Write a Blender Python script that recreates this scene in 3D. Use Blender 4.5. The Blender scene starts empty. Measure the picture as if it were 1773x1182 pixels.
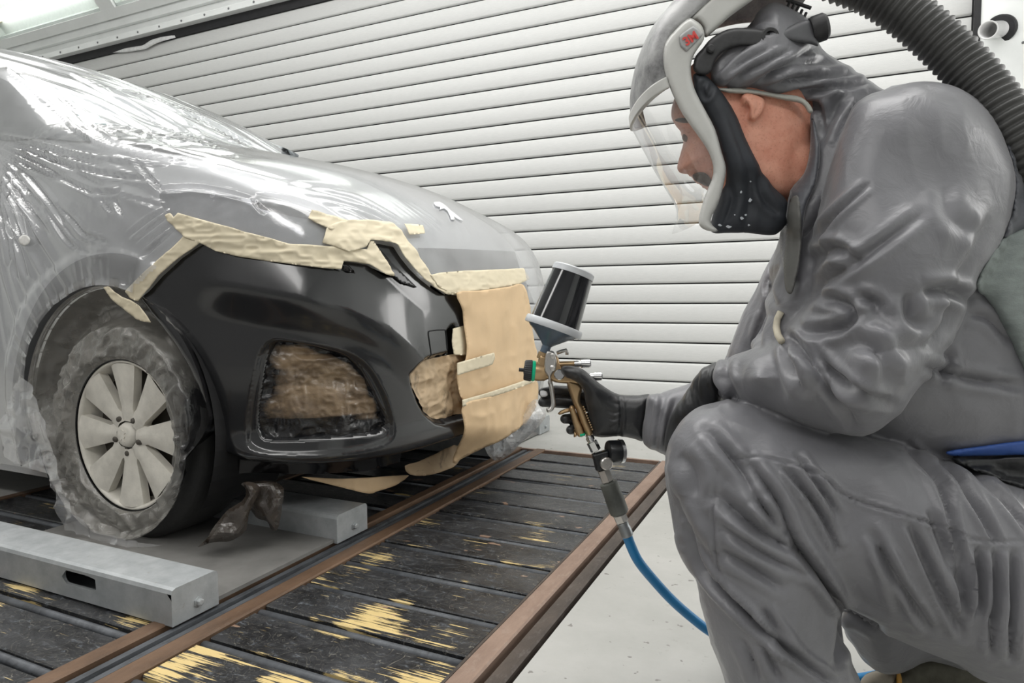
import bpy, bmesh, math, random
import numpy as np
from mathutils import Vector, Matrix
from mathutils.geometry import delaunay_2d_cdt

# ------------------------------------------------------------------ camera
random.seed(7); np.random.seed(7)
S = bpy.context.scene
COL = S.collection
F=1150.0; CX,CY=886.5,591.0; H=0.75
YAW=math.radians(24.9); PITCH=math.radians(3.55); ROLL=math.radians(0.3)
fwd=np.array([-math.sin(YAW)*math.cos(PITCH), math.cos(YAW)*math.cos(PITCH), -math.sin(PITCH)])
r0=np.array([math.cos(YAW), math.sin(YAW),0.0]); u0=np.cross(r0,fwd)
rgt=r0*math.cos(ROLL)-u0*math.sin(ROLL); up=u0*math.cos(ROLL)+r0*math.sin(ROLL)
O=np.array([0,0,H])
cd=bpy.data.cameras.new('camera'); cd.sensor_width=36; cd.lens=36*F/1773; cd.clip_start=0.02
cam=bpy.data.objects.new('camera',cd); COL.objects.link(cam)
M=Matrix.Identity(4)
for i in range(3):
    M[i][0]=rgt[i]; M[i][1]=up[i]; M[i][2]=-fwd[i]; M[i][3]=O[i]
cam.matrix_world=M; S.camera=cam
S.view_settings.view_transform='Standard'; S.view_settings.look='None'
S.view_settings.exposure=0.32; S.view_settings.gamma=1; S.view_settings.use_curve_mapping=False
# ------------------------------------------------------------------ world and lights
W=bpy.data.worlds.new('world'); S.world=W; W.use_nodes=True
W.node_tree.nodes['Background'].inputs[0].default_value=(0.9,0.95,1,1)
W.node_tree.nodes['Background'].inputs[1].default_value=0.12
def area(name,loc,target,sx,sy,power,col=(1,0.985,0.965)):
    l=bpy.data.lights.new(name,'AREA'); l.shape='RECTANGLE'; l.size=sx; l.size_y=sy; l.energy=power; l.color=col
    o=bpy.data.objects.new(name,l); COL.objects.link(o); o.location=loc
    o.rotation_euler=(Vector(target)-Vector(loc)).to_track_quat('-Z','Y').to_euler(); return o
area('ceiling_light_panel',(-1.9,1.9,4.70),(-1.9,1.9,0),7.4,2.8,230)
area('ceiling_light_strip',(-1.6,-2.6,4.3),(-1.6,1.0,0),8.0,0.5,85)
area('bumper_fill_light',(3.3,3.5,1.9),(-1,2.0,0.8),2.8,1.8,62)  # added lamp out of view, puts a bright reflection on the bumper front

# ------------------------------------------------------------------ helpers
def ray(px,py):
    px=np.asarray(px,float);py=np.asarray(py,float)
    return fwd+np.multiply.outer((px-CX)/F,rgt)-np.multiply.outer((py-CY)/F,up)
def at(px,py,z=None,X=None,Y=None,Z=None):
    d=ray(px,py)
    if z is None:
        if X is not None: z=(X-O[0])/d[...,0]
        elif Y is not None: z=(Y-O[1])/d[...,1]
        else: z=(Z-O[2])/d[...,2]
    return O+d*np.asarray(z)[...,None]
def pix(P):
    q=np.asarray(P,float)-O; z=q@fwd
    return np.stack([CX+F*(q@rgt)/z, CY-F*(q@up)/z, z],-1)
def mesh(name,V,Fc,m=None,parent=None,smooth=False):
    me=bpy.data.meshes.new(name); me.from_pydata([tuple(map(float,v)) for v in V],[],[tuple(map(int,f)) for f in Fc]); me.update()
    if smooth: me.shade_smooth()
    o=bpy.data.objects.new(name,me); COL.objects.link(o)
    if m: me.materials.append(m)
    if parent: o.parent=parent; o.matrix_parent_inverse=parent.matrix_world.inverted()
    return o
def thing(name,label,cat,loc=(0,0,0),group=None):
    o=bpy.data.objects.new(name,None); COL.objects.link(o); o.empty_display_size=.05
    o.matrix_world=Matrix.Translation(Vector(tuple(map(float,loc))))
    o['label']=label; o['category']=cat
    if group: o['group']=group
    return o
def tag(o,label,cat,group=None):
    o['label']=label; o['category']=cat
    if group: o['group']=group
    return o
def struct(o,label=None):
    o['kind']='structure'
    if label: o['label']=label
    return o
class MB:
    def __init__(s): s.V=[]; s.F=[]
    def add(s,V,Fc):
        n=len(s.V); s.V+=[tuple(v) for v in V]; s.F+=[tuple(i+n for i in f) for f in Fc]; return s
    def box(s,a,b,bev=0.0,M_=None):
        bm=bmesh.new(); bmesh.ops.create_cube(bm,size=1)
        a=np.array(a,float);b=np.array(b,float);c=(a+b)/2;d=b-a
        for v in bm.verts: v.co=Vector((c[0]+v.co.x*d[0],c[1]+v.co.y*d[1],c[2]+v.co.z*d[2]))
        if bev>0: bmesh.ops.bevel(bm,geom=bm.edges[:],offset=bev,segments=2,profile=.6,affect='EDGES')
        if M_ is not None: bmesh.ops.transform(bm,matrix=M_,verts=bm.verts)
        s.bm(bm); return s
    def bm(s,bm):
        bm.verts.index_update(); s.add([v.co[:] for v in bm.verts],[[v.index for v in f.verts] for f in bm.faces]); bm.free()
    def tube(s,path,r,seg=14,cap=True,closed=False):
        P=[Vector(tuple(map(float,p))) for p in path]; n=len(P)
        rr=[r]*n if np.isscalar(r) else list(r)
        T=[]
        for i in range(n):
            t=(P[min(i+1,n-1)]-P[max(i-1,0)]) if not closed else (P[(i+1)%n]-P[i-1]); T.append(t.normalized())
        up_=Vector((0,0,1)) if abs(T[0].z)<.9 else Vector((1,0,0))
        nrm=(up_-T[0]*up_.dot(T[0])).normalized(); V=[];Fc=[]
        for i in range(n):
            nrm=(nrm-T[i]*nrm.dot(T[i])).normalized(); b=T[i].cross(nrm)
            for k in range(seg):
                a=2*math.pi*k/seg; V.append(tuple(P[i]+(nrm*math.cos(a)+b*math.sin(a))*rr[i]))
        m=n if closed else n-1
        for i in range(m):
            j=(i+1)%n
            for k in range(seg):
                k2=(k+1)%seg; Fc.append((i*seg+k,i*seg+k2,j*seg+k2,j*seg+k))
        if cap and not closed: Fc.append(tuple(range(seg))[::-1]); Fc.append(tuple((n-1)*seg+k for k in range(seg)))
        return s.add(V,Fc)
    def lathe(s,base,axis,prof,seg=32,cap=(True,True)):
        """prof: list of (distance along axis, radius)"""
        b=Vector(tuple(map(float,base))); a=Vector(tuple(map(float,axis))).normalized()
        u=(Vector((0,0,1)) if abs(a.z)<.9 else Vector((1,0,0))); u=(u-a*u.dot(a)).normalized(); w=a.cross(u)
        V=[];Fc=[];n=len(prof)
        for h,r in prof:
            for k in range(seg):
                t=2*math.pi*k/seg; V.append(tuple(b+a*h+(u*math.cos(t)+w*math.sin(t))*r))
        for i in range(n-1):
            for k in range(seg):
                k2=(k+1)%seg; Fc.append((i*seg+k,i*seg+k2,(i+1)*seg+k2,(i+1)*seg+k))
        if cap[0]: Fc.append(tuple(range(seg))[::-1])
        if cap[1]: Fc.append(tuple((n-1)*seg+k for k in range(seg)))
        return s.add(V,Fc)
    def build(s,name,m,parent=None,smooth=False,auto=None):
        o=mesh(name,s.V,s.F,m,parent,smooth)
        if auto is not None: o.data.shade_smooth(); o.data.set_sharp_from_angle(angle=math.radians(auto))
        return o
def catmull(P,n):
    P=np.asarray(P,float); m=len(P); Q=np.vstack([2*P[0]-P[1],P,2*P[-1]-P[-2]])
    t=np.linspace(0,m-1,n); i=np.clip(t.astype(int),0,m-2); f=(t-i)[:,None]
    a,b,c,d=Q[i],Q[i+1],Q[i+2],Q[i+3]
    return .5*((2*b)+(c-a)*f+(2*a-5*b+4*c-d)*f**2+(3*b-a-3*c+d)*f**3)
def resample(P,step,closed=False):
    P=np.asarray(P,float)
    if closed: P=np.vstack([P,P[:1]])
    d=np.r_[0,np.cumsum(np.linalg.norm(np.diff(P,axis=0),axis=1))]
    n=max(2,int(round(d[-1]/step))+1); t=np.linspace(0,d[-1],n)
    Q=np.stack([np.interp(t,d,P[:,k]) for k in range(P.shape[1])],1)
    return Q[:-1] if closed else Q
def smoothpoly(P,n=4,closed=True):
    """round a traced outline with a closed Catmull-Rom"""
    P=np.asarray(P,float); m=len(P); out=[]
    for i in range(m if closed else m-1):
        a,b,c,d=(P[(i-1)%m],P[i],P[(i+1)%m],P[(i+2)%m]) if closed else (P[max(i-1,0)],P[i],P[i+1],P[min(i+2,m-1)])
        for k in range(n):
            f=k/n; out.append(.5*((2*b)+(c-a)*f+(2*a-5*b+4*c-d)*f**2+(3*b-a-3*c+d)*f**3))
    if not closed: out.append(P[-1])
    return np.array(out)
def inside(poly,x,y):
    poly=np.asarray(poly,float); r=np.zeros(np.shape(x),bool); n=len(poly)
    x1,y1=poly[:,0],poly[:,1]; x2,y2=np.roll(x1,-1),np.roll(y1,-1)
    for i in range(n):
        if y1[i]==y2[i]: continue
        c=((y1[i]>y)!=(y2[i]>y))&(x<(x2[i]-x1[i])*(y-y1[i])/(y2[i]-y1[i])+x1[i]); r^=c
    return r
def dist_line(poly,x,y,closed=True):
    """distance to a polyline, and the arc parameter 0..1 of the nearest point"""
    poly=np.asarray(poly,float); best=np.full(np.shape(x),1e9); par=np.zeros(np.shape(x)); n=len(poly)
    seg=[(poly[i],poly[(i+1)%n]) for i in range(n if closed else n-1)]
    L=[np.linalg.norm(b-a) for a,b in seg]; tot=sum(L); acc=0
    for (a,b),l in zip(seg,L):
        d=b-a; q=d@d
        t=np.clip(((x-a[0])*d[0]+(y-a[1])*d[1])/max(q,1e-9),0,1)
        D=np.hypot(x-a[0]-t*d[0],y-a[1]-t*d[1]); k=D<best
        best=np.where(k,D,best); par=np.where(k,(acc+t*l)/max(tot,1e-9),par); acc+=l
    return best,par
def sstep(a,b,x):
    t=np.clip((x-a)/(b-a),0,1); return t*t*(3-2*t)
def fill(poly,step,holes=(),extra=()):
    """triangulate a traced outline (any 2D) with a fine inner grid"""
    B=resample(poly,step,True); pts=[tuple(p) for p in B]; n=len(B); edges=[(i,(i+1)%n) for i in range(n)]
    hb=[]
    for h in holes:
        hh=resample(h,step,True); k=len(pts); pts+=[tuple(p) for p in hh]; edges+=[(k+i,k+(i+1)%len(hh)) for i in range(len(hh))]; hb.append(hh)
    for e in extra:
        ee=resample(e,step,False); k=len(pts); pts+=[tuple(p) for p in ee]; edges+=[(k+i,k+i+1) for i in range(len(ee)-1)]
    lo,hi=B.min(0),B.max(0)
    gx,gy=np.meshgrid(np.arange(lo[0],hi[0],step),np.arange(lo[1],hi[1],step*.866)); gx=gx+(np.arange(gx.shape[0])%2)[:,None]*step*.5
    gx,gy=gx.ravel(),gy.ravel(); k=inside(B,gx,gy); gx,gy=gx[k],gy[k]
    d,_=dist_line(B,gx,gy); k=d>step*.55
    for hh in hb: k&=~inside(hh,gx,gy); k&=dist_line(hh,gx,gy)[0]>step*.55
    for e in extra: k&=dist_line(e,gx,gy,False)[0]>step*.5
    pts+=list(zip(gx[k],gy[k]))
    v,e_,f,_,_,_=delaunay_2d_cdt([Vector(p) for p in pts],edges,[],0,1e-6)
    v=np.array([(p.x,p.y) for p in v]); f=np.array([t for t in f if len(t)==3])
    c=v[f].mean(1); k=inside(B,c[:,0],c[:,1])
    for hh in hb: k&=~inside(hh,c[:,0],c[:,1])
    return v,f[k]

# value noise in numpy, for creases and rumples that are real relief
def _hash(ix,iy,iz,s):
    n=(ix*374761393+iy*668265263+iz*2147483647+s*974634777)&0xffffffff
    n=((n^(n>>13))*1274126177)&0xffffffff
    return ((n^(n>>16))&0xffff)/65535.0
def noise(P,scale,s=0):
    P=np.asarray(P,float)*scale
    if P.shape[-1]==2: P=np.concatenate([P,np.zeros(P.shape[:-1]+(1,))],-1)
    i=np.floor(P).astype(np.int64); f=P-i; f=f*f*(3-2*f); r=0
    for dx in (0,1):
        for dy in (0,1):
            for dz in (0,1):
                w=(f[...,0] if dx else 1-f[...,0])*(f[...,1] if dy else 1-f[...,1])*(f[...,2] if dz else 1-f[...,2])
                r=r+w*_hash(i[...,0]+dx,i[...,1]+dy,i[...,2]+dz,s)
    return r*2-1
def ridged(P,scale,s=0): return 1-2*np.abs(noise(P,scale,s))

# ------------------------------------------------------------------ materials
def newmat(name):
    m=bpy.data.materials.new(name); m.use_nodes=True; nt=m.node_tree; b=nt.nodes['Principled BSDF']; return m,nt,b
def N(nt,t,**k):
    n=nt.nodes.new(t)
    for a,b in k.items():
        if a.startswith('i_'): n.inputs[int(a[2:])].default_value=b
        else: setattr(n,a,b)
    return n
def tex(nt,kind='noise',scale=10,detail=6,rough=.6,stretch=(1,1,1),coord='obj',dist=0):
    g=N(nt,'ShaderNodeNewGeometry') if coord=='pos' else N(nt,'ShaderNodeTexCoord')
    mp=N(nt,'ShaderNodeMapping'); mp.inputs['Scale'].default_value=stretch
    nt.links.new(g.outputs['Position' if coord=='pos' else 'Object'],mp.inputs[0])
    if kind=='noise':
        n=N(nt,'ShaderNodeTexNoise'); n.inputs['Scale'].default_value=scale; n.inputs['Detail'].default_value=detail; n.inputs['Roughness'].default_value=rough; n.inputs['Distortion'].default_value=dist; out=n.outputs[0]
    elif kind=='vor':
        n=N(nt,'ShaderNodeTexVoronoi'); n.inputs['Scale'].default_value=scale; out=n.outputs[0]
    elif kind=='wave':
        n=N(nt,'ShaderNodeTexWave'); n.inputs['Scale'].default_value=scale; n.inputs['Distortion'].default_value=dist; n.inputs['Detail'].default_value=detail; out=n.outputs[1]
    nt.links.new(mp.outputs[0],n.inputs['Vector']); return out
def ramp(nt,fac,a,b,ca=(0,0,0,1),cb=(1,1,1,1)):
    r=N(nt,'ShaderNodeValToRGB'); r.color_ramp.elements[0].position=a; r.color_ramp.elements[1].position=b
    r.color_ramp.elements[0].color=ca; r.color_ramp.elements[1].color=cb; nt.links.new(fac,r.inputs[0]); return r.outputs[0]
def mixc(nt,fac,a,b):
    m=N(nt,'ShaderNodeMix',data_type='RGBA')
    if isinstance(fac,(int,float)): m.inputs[0].default_value=fac
    else: nt.links.new(fac,m.inputs[0])
    for s_,v in ((6,a),(7,b)):
        if isinstance(v,tuple): m.inputs[s_].default_value=v if len(v)==4 else v+(1,)
        else: nt.links.new(v,m.inputs[s_])
    return m.outputs[2]
def bump(nt,b,h,strength=.3,dist=.002):
    n=N(nt,'ShaderNodeBump'); n.inputs['Strength'].default_value=strength; n.inputs['Distance'].default_value=dist
    nt.links.new(h,n.inputs['Height']); nt.links.new(n.outputs[0],b.inputs['Normal'])
def simple(name,col,rough=.5,metal=0.0,var=.12,scale=30,bmp=0.0,bscale=80,spec=.5,stretch=(1,1,1),coat=0):
    m,nt,b=newmat(name); c=tuple(col)
    t=tex(nt,'noise',scale,5,.6,stretch)
    lo=tuple(max(0,x*(1-var)) for x in c); hi=tuple(min(1,x*(1+var)) for x in c)
    nt.links.new(ramp(nt,t,.3,.7,lo+(1,),hi+(1,)),b.inputs['Base Color'])
    b.inputs['Roughness'].default_value=rough; b.inputs['Metallic'].default_value=metal
    b.inputs['Specular IOR Level'].default_value=spec; b.inputs['Coat Weight'].default_value=coat
    if bmp: bump(nt,b,tex(nt,'noise',bscale,4,.6,stretch),bmp)
    return m
# ------------------------------------------------------------------ room
def m_slat():
    m,nt,b=newmat('painted_aluminium_slat')
    t=tex(nt,'noise',40,4,.6,(.4,1,6),'pos'); nt.links.new(ramp(nt,t,.25,.75,(.60,.61,.60,1),(.70,.70,.69,1)),b.inputs['Base Color'])
    b.inputs['Roughness'].default_value=.38; bump(nt,b,tex(nt,'vor',260,1,.5,(1,1,1.6),'pos'),.35,.0015); return m
M_SLAT=m_slat()
M_WHITE=simple('white_booth_panel',(.86,.88,.87),.35,0,.04,5)
M_DARK=simple('black_rubber_seal',(.012,.012,.014),.6,0,.3)
M_GREYP=simple('grey_channel',(.16,.165,.17),.5,0,.1)
def m_floor():
    m,nt,b=newmat('pale_concrete')
    a=tex(nt,'noise',3,8,.65,(1,1,1),'pos'); c=ramp(nt,a,.3,.75,(.34,.34,.32,1),(.45,.445,.425,1))
    s=tex(nt,'noise',26,5,.7,(1,1,1),'pos'); c=mixc(nt,ramp(nt,s,.62,.70,(0,0,0,1),(.5,.5,.5,1)),c,(.27,.26,.24))
    k=tex(nt,'noise',38,2,.5,(1,1,1),'pos'); c=mixc(nt,ramp(nt,k,.70,.72,(0,0,0,1),(.7,.7,.7,1)),c,(.12,.11,.10))
    nt.links.new(c,b.inputs['Base Color']); b.inputs['Roughness'].default_value=.55
    bump(nt,b,tex(nt,'noise',120,5,.6,(1,1,1),'pos'),.12,.002); return m
M_FLOOR=m_floor()
YD=5.13
# the pit for the steel platform is left open: the floor is laid round it
PX0,PX1,PY0,PY1=-2.86,-.533,-.9,3.05
mb=MB()
for a,b in (((-9.6,-3.4,-.10),(PX0,YD+.2,0)),((PX1,-3.4,-.10),(3.4,YD+.2,0)),((PX0,PY1,-.10),(PX1,YD+.2,0)),((PX0,-3.4,-.10),(PX1,PY0,0)),((PX0-.02,PY0-.02,-.16),(PX1+.02,PY1+.02,-.10))): mb.box(a,b)
struct(mb.build('floor',M_FLOOR))
# roller door of separate slats
ZT=3.585
door=struct(mesh('door_1',*(lambda m:(m.V,m.F))(MB().box((-9.5,YD+.02,0),(.86,YD+.05,3.75))),M_DARK),'pale grey roller door of horizontal slats')
prof=[(.004,0.012),(.008,-.001),(.020,-.005),(.075,-.006),(.130,-.005),(.142,-.001),(.1455,.012)]
V=[];Fc=[]
for k,(z,y) in enumerate(prof): V+=[(-9.45,y,z),(.825,y,z)]
Fc=[(2*k,2*k+1,2*k+3,2*k+2) for k in range(len(prof)-1)]
sl=None
for k in range(-1,23):
    if sl is None:
        sl=mesh('slat',V,Fc,M_SLAT,door); o=sl
        sl.data.shade_smooth()
    else:
        o=sl.copy(); COL.objects.link(o)
    o.location=(0,YD,.118+.1505*k)
# guide channel and white wall panel at the right of the door
struct(MB().box((.83,YD-.06,0),(.865,YD+.04,3.7)).build('trim_1',M_DARK))
wr=struct(MB().box((.865,YD-.05,0),(1.10,YD+.05,4.9)).box((1.10,YD-.11,0),(1.22,YD+.05,4.9)).box((1.22,YD-.05,0),(3.4,YD+.05,4.9)).build('wall_back',M_WHITE))
sc=None
for k in range(14):
    if sc is None: sc=MB().lathe((1.085,YD-.05,.2),(0,-1,0),[(0,.008),(.003,.008),(.005,.004)],10).build('screw',M_GREYP,wr); sc0=sc
    else: sc=sc0.copy(); COL.objects.link(sc); sc.location.z+=.3*k
# header above the door
struct(MB().box((-9.5,YD-.02,3.575),(.865,YD+.05,3.66)).build('trim_2',M_DARK))
hd=struct(MB().box((-9.5,YD-.09,3.66),(1.1,YD+.05,3.72),.004).box((-9.5,YD-.06,3.72),(1.1,YD+.05,3.80),.004).box((-9.5,YD-.10,3.80),(1.1,YD+.05,3.90),.006).build('trim_3',M_WHITE))
rv0=None
for k in range(30):
    x=-9.2+.34*k
    if rv0 is None: rv0=MB().lathe((x,YD-.09,3.69),(0,-1,0),[(0,.012),(.004,.012),(.007,.005)],8).build('rivet',M_GREYP,hd)
    else: r=rv0.copy(); COL.objects.link(r); r.location.x+=.34*k
# torn tape end hanging at the door head
# sloping light housings
m_,nt_,b_=newmat('lit_fluorescent_tube'); b_.inputs['Emission Color'].default_value=(1,.99,.96,1); b_.inputs['Emission Strength'].default_value=4.0; M_TUBE=m_
M_REFL=simple('white_reflector',(.74,.80,.77),.25,0,.04)
M_CAPY=simple('yellowed_lamp_socket',(.55,.45,.22),.5)
sA=np.array([0,YD-.10,3.90]); sB=np.array([0,YD-.62,4.52]); dS=(sB-sA)/np.linalg.norm(sB-sA); nS=np.array([0,-dS[2],dS[1]]); nS=nS if nS[1]<0 else -nS
def slope(x,s,h): return np.array([x,0,0])+sA+dS*s+nS*h
def slopebox(mb,x0,x1,s0,s1,h0,h1):
    V=[slope(x,s,h) for x in (x0,x1) for s in (s0,s1) for h in (h0,h1)]
    mb.add(V,[(0,1,3,2),(4,6,7,5),(0,4,5,1),(2,3,7,6),(0,2,6,4),(1,5,7,3)]); return mb
Ls=float(np.linalg.norm(sB-sA))
edges=[(-9.25,-7.28),(-7.05,-5.0),(-4.77,-2.7),(-2.47,-.4)]
mb=MB(); slopebox(mb,-9.5,1.1,0,.10,0,.03); slopebox(mb,-9.5,1.1,Ls-.06,Ls,0,.03); slopebox(mb,-9.5,1.1,0,Ls,-.14,-.12)
for a,b in zip([e[1] for e in edges],[e[0] for e in edges[1:]]+[1.1]): slopebox(mb,a,b,.0,Ls,0,.028)
struct(mb.build('trim_4',M_WHITE))
for k,(a,b) in enumerate(edges):
    c=slope((a+b)/2,0,0)
    t=thing('fluorescent_light',['leftmost twin-tube fluorescent light in sloping housing above the roller door','twin-tube fluorescent light at the top edge, right of the first white mullion','third twin-tube fluorescent light along the door header, above the frame','fourth twin-tube fluorescent light along the door header, nearest the right wall'][k],'light',c,'fluorescent lights above the door')
    mb=MB(); slopebox(mb,a,b,.10,.13,-.12,.0); slopebox(mb,a,b,Ls-.09,Ls-.06,-.12,0); slopebox(mb,a,b,.1,Ls-.06,-.12,-.11); slopebox(mb,a,a+.02,.1,Ls-.06,-.12,0); slopebox(mb,b-.02,b,.1,Ls-.06,-.12,0)
    mb.build('reflector',M_REFL,t)
    for s_ in (.30,.52):
        tb=MB().tube([slope(a+.12,s_,-.05),slope(b-.12,s_,-.05)],.024,14).build('tube',M_TUBE,t,True)
        for x in (a+.07,b-.12):
            mb=MB(); slopebox(mb,x,x+.05,s_-.035,s_+.035,-.11,-.02); mb.build('socket',M_CAPY,tb)
# the rest of the booth, out of view
struct(MB().box((-9.6,-3.5,4.75),(3.4,YD+.1,4.85)).build('ceiling',M_WHITE))
struct(MB().box((-9.7,-3.5,0),(-9.5,YD+.1,4.85)).build('wall_left',M_WHITE))
struct(MB().box((3.4,-3.5,0),(3.5,YD+.1,4.85)).build('wall_right',M_WHITE))
struct(MB().box((-9.6,-3.5,0),(3.4,-3.4,4.85)).build('wall_front',simple('grey_hall_wall',(.30,.30,.305),.6)))
# pipe stub on the white panel
pA=at(1731,51,Y=YD-.05); pB=at(1692,53,z=float((pA-O)@fwd)-.30); ax=(pB-pA)/np.linalg.norm(pB-pA)
t=thing('pipe_stub','short white pipe stub with black flange on the white wall panel','pipe',pA)
MB().lathe(pA,ax,[(0,.05),(.25,.047),(.26,.052),(.262,.052),(.258,.044),(.05,.040)],28,(False,True)).build('pipe',simple('white_enamel',(.80,.80,.80),.15,0,.02),t,True)
MB().lathe(pA-ax*.012,ax,[(-.02,.086),(.012,.086),(.02,.078),(.022,.05)],32).build('flange',M_DARK,t,auto=30)

# ------------------------------------------------------------------ steel platform
def m_plate():
    m,nt,b=newmat('scuffed_black_steel')
    P='pos'
    a=tex(nt,'noise',5,8,.72,(1,1.6,1),P); c=ramp(nt,a,.36,.72,(.008,.008,.009,1),(.060,.062,.066,1))
    s=tex(nt,'noise',22,10,.82,(1,2.0,1),P,.4); c=mixc(nt,ramp(nt,s,.56,.64,(0,0,0,1),(.65,.65,.65,1)),c,(.17,.19,.215))
    s2=tex(nt,'noise',120,4,.7,(.5,2,1),P); c=mixc(nt,ramp(nt,s2,.62,.68,(0,0,0,1),(.5,.5,.5,1)),c,(.24,.23,.21))
    r=tex(nt,'noise',8,3,.5,(1,2.6,1),P); c=mixc(nt,ramp(nt,r,.675,.69,(0,0,0,1),(.8,.8,.8,1)),c,(.33,.215,.15))
    # thin bright scratches
    w=tex(nt,'noise',9,2,.4,(1,1,1),P,2.5); w2=N(nt,'ShaderNodeMath',operation='PINGPONG'); w2.inputs[1].default_value=.06; nt.links.new(w,w2.inputs[0])
    c=mixc(nt,ramp(nt,w2.outputs[0],.0,.0016,(.45,.45,.45,1),(0,0,0,1)),c,(.40,.37,.30))
    # streaks of old yellow paint, dragged along the plates
    y1=tex(nt,'noise',4.5,3,.55,(1,1.5,1),P); y2=tex(nt,'noise',42,8,.72,(.07,3.0,1),P)
    g=N(nt,'ShaderNodeNewGeometry'); sp=N(nt,'ShaderNodeSeparateXYZ'); nt.links.new(g.outputs['Position'],sp.inputs[0])
    fa=N(nt,'ShaderNodeMapRange'); fa.inputs[1].default_value=2.1; fa.inputs[2].default_value=1.1; fa.inputs[3].default_value=0; fa.inputs[4].default_value=1; nt.links.new(sp.outputs[1],fa.inputs[0])
    fx=N(nt,'ShaderNodeMapRange'); fx.inputs[1].default_value=-1.5; fx.inputs[2].default_value=-1.2; fx.inputs[3].default_value=.45; fx.inputs[4].default_value=1; nt.links.new(sp.outputs[0],fx.inputs[0])
    mu=N(nt,'ShaderNodeMath',operation='MULTIPLY'); nt.links.new(fa.outputs[0],mu.inputs[0]); nt.links.new(fx.outputs[0],mu.inputs[1])
    q1=N(nt,'ShaderNodeMath',operation='MULTIPLY'); nt.links.new(y1,q1.inputs[0]); nt.links.new(y2,q1.inputs[1])
    q2=N(nt,'ShaderNodeMath',operation='MULTIPLY'); q2.inputs[1].default_value=.085; nt.links.new(mu.outputs[0],q2.inputs[0])
    q3=N(nt,'ShaderNodeMath',operation='ADD'); nt.links.new(q1.outputs[0],q3.inputs[0]); nt.links.new(q2.outputs[0],q3.inputs[1])
    c=mixc(nt,ramp(nt,q3.outputs[0],.378,.386),c,(.72,.55,.25))
    nt.links.new(c,b.inputs['Base Color']); b.inputs['Metallic'].default_value=.1
    nt.links.new(ramp(nt,s,.35,.7,(.24,.24,.24,1),(.6,.6,.6,1)),b.inputs['Roughness'])
    bump(nt,b,s,.3,.002); return m
M_PLATE=m_plate()
def m_rust(n,lo,hi,mixcol):
    m,nt,b=newmat(n); a=tex(nt,'noise',14,8,.7,(1,.35,1),'pos'); c=ramp(nt,a,.3,.72,lo+(1,),hi+(1,))
    s=tex(nt,'noise',60,6,.7,(1,.5,1),'pos'); c=mixc(nt,ramp(nt,s,.55,.75,(0,0,0,1),(.7,.7,.7,1)),c,mixcol)
    nt.links.new(c,b.inputs['Base Color']); b.inputs['Roughness'].default_value=.55; b.inputs['Metallic'].default_value=.2; bump(nt,b,s,.35,.002); return m
M_RUST=m_rust('pale_rusty_steel',(.19,.125,.095),(.34,.24,.185),(.36,.28,.23))
M_RUST2=m_rust('rusty_brown_steel',(.085,.05,.03),(.19,.115,.07),(.16,.11,.08))
M_RUSTD=m_rust('dark_rusted_steel',(.035,.028,.024),(.11,.085,.07),(.16,.14,.13))
M_STEEL=m_rust('worn_grey_steel',(.035,.038,.043),(.13,.14,.155),(.02,.02,.02))
M_PIT=simple('pit_black',(.006,.006,.007),.8)
plat=struct(MB().box((PX0,PY0,-.099),(PX1,PY1,-.045)).build('floor_platform',M_PIT),'black steel platform of cross plates between rusty rails')
def rail(name,prof,mat,parent=plat,y0=PY0+.01,y1=PY1-.005):
    V=[(x,y,z) for x,z in prof for y in (y0,y1)]; n=len(prof)
    Fc=[(2*i,2*((i+1)%n),2*((i+1)%n)+1,2*i+1) for i in range(n)]+[tuple(range(0,2*n,2))[::-1],tuple(range(1,2*n,2))]
    return mesh(name,V,Fc,mat,parent)
# middle rail: two rusty flanges with a grey grooved track between
rail('rail_flange',[(-1.402,-.06),(-1.402,.002),(-1.398,.006),(-1.362,.006),(-1.358,.002),(-1.358,-.06)],M_RUST2)
rail('track',[(-1.357,-.06),(-1.357,-.02),(-1.345,-.022),(-1.343,-.002),(-1.326,-.002),(-1.324,-.02),(-1.314,-.02),(-1.312,-.004),(-1.296,-.004),(-1.294,-.022),(-1.283,-.02),(-1.283,-.06)],M_STEEL)
rail('rail_flange',[(-1.282,-.06),(-1.282,.002),(-1.278,.006),(-1.234,.006),(-1.230,.002),(-1.230,-.06)],M_RUST2)
# right edge frame
rail('edge_strip',[(-.662,-.06),(-.662,.001),(-.655,.001),(-.655,-.06)],M_RUSTD)
rail('frame_rail',[(-.653,-.06),(-.653,.002),(-.649,.006),(-.606,.006),(-.602,.002),(-.602,-.03),(-.60,-.06)],M_RUST)
rail('frame_rail',[(-.585,-.09),(-.585,-.008),(-.581,.004),(-.552,.004),(-.546,0),(-.546,-.09)],M_RUSTD)
# left rails
rail('rail_flange',[(-2.075,-.06),(-2.075,.004),(-2.035,.004),(-2.035,-.06)],M_RUST2)
rail('rail_flange',[(-2.855,-.06),(-2.855,.004),(-2.815,.004),(-2.815,-.06)],M_RUST2)
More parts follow.
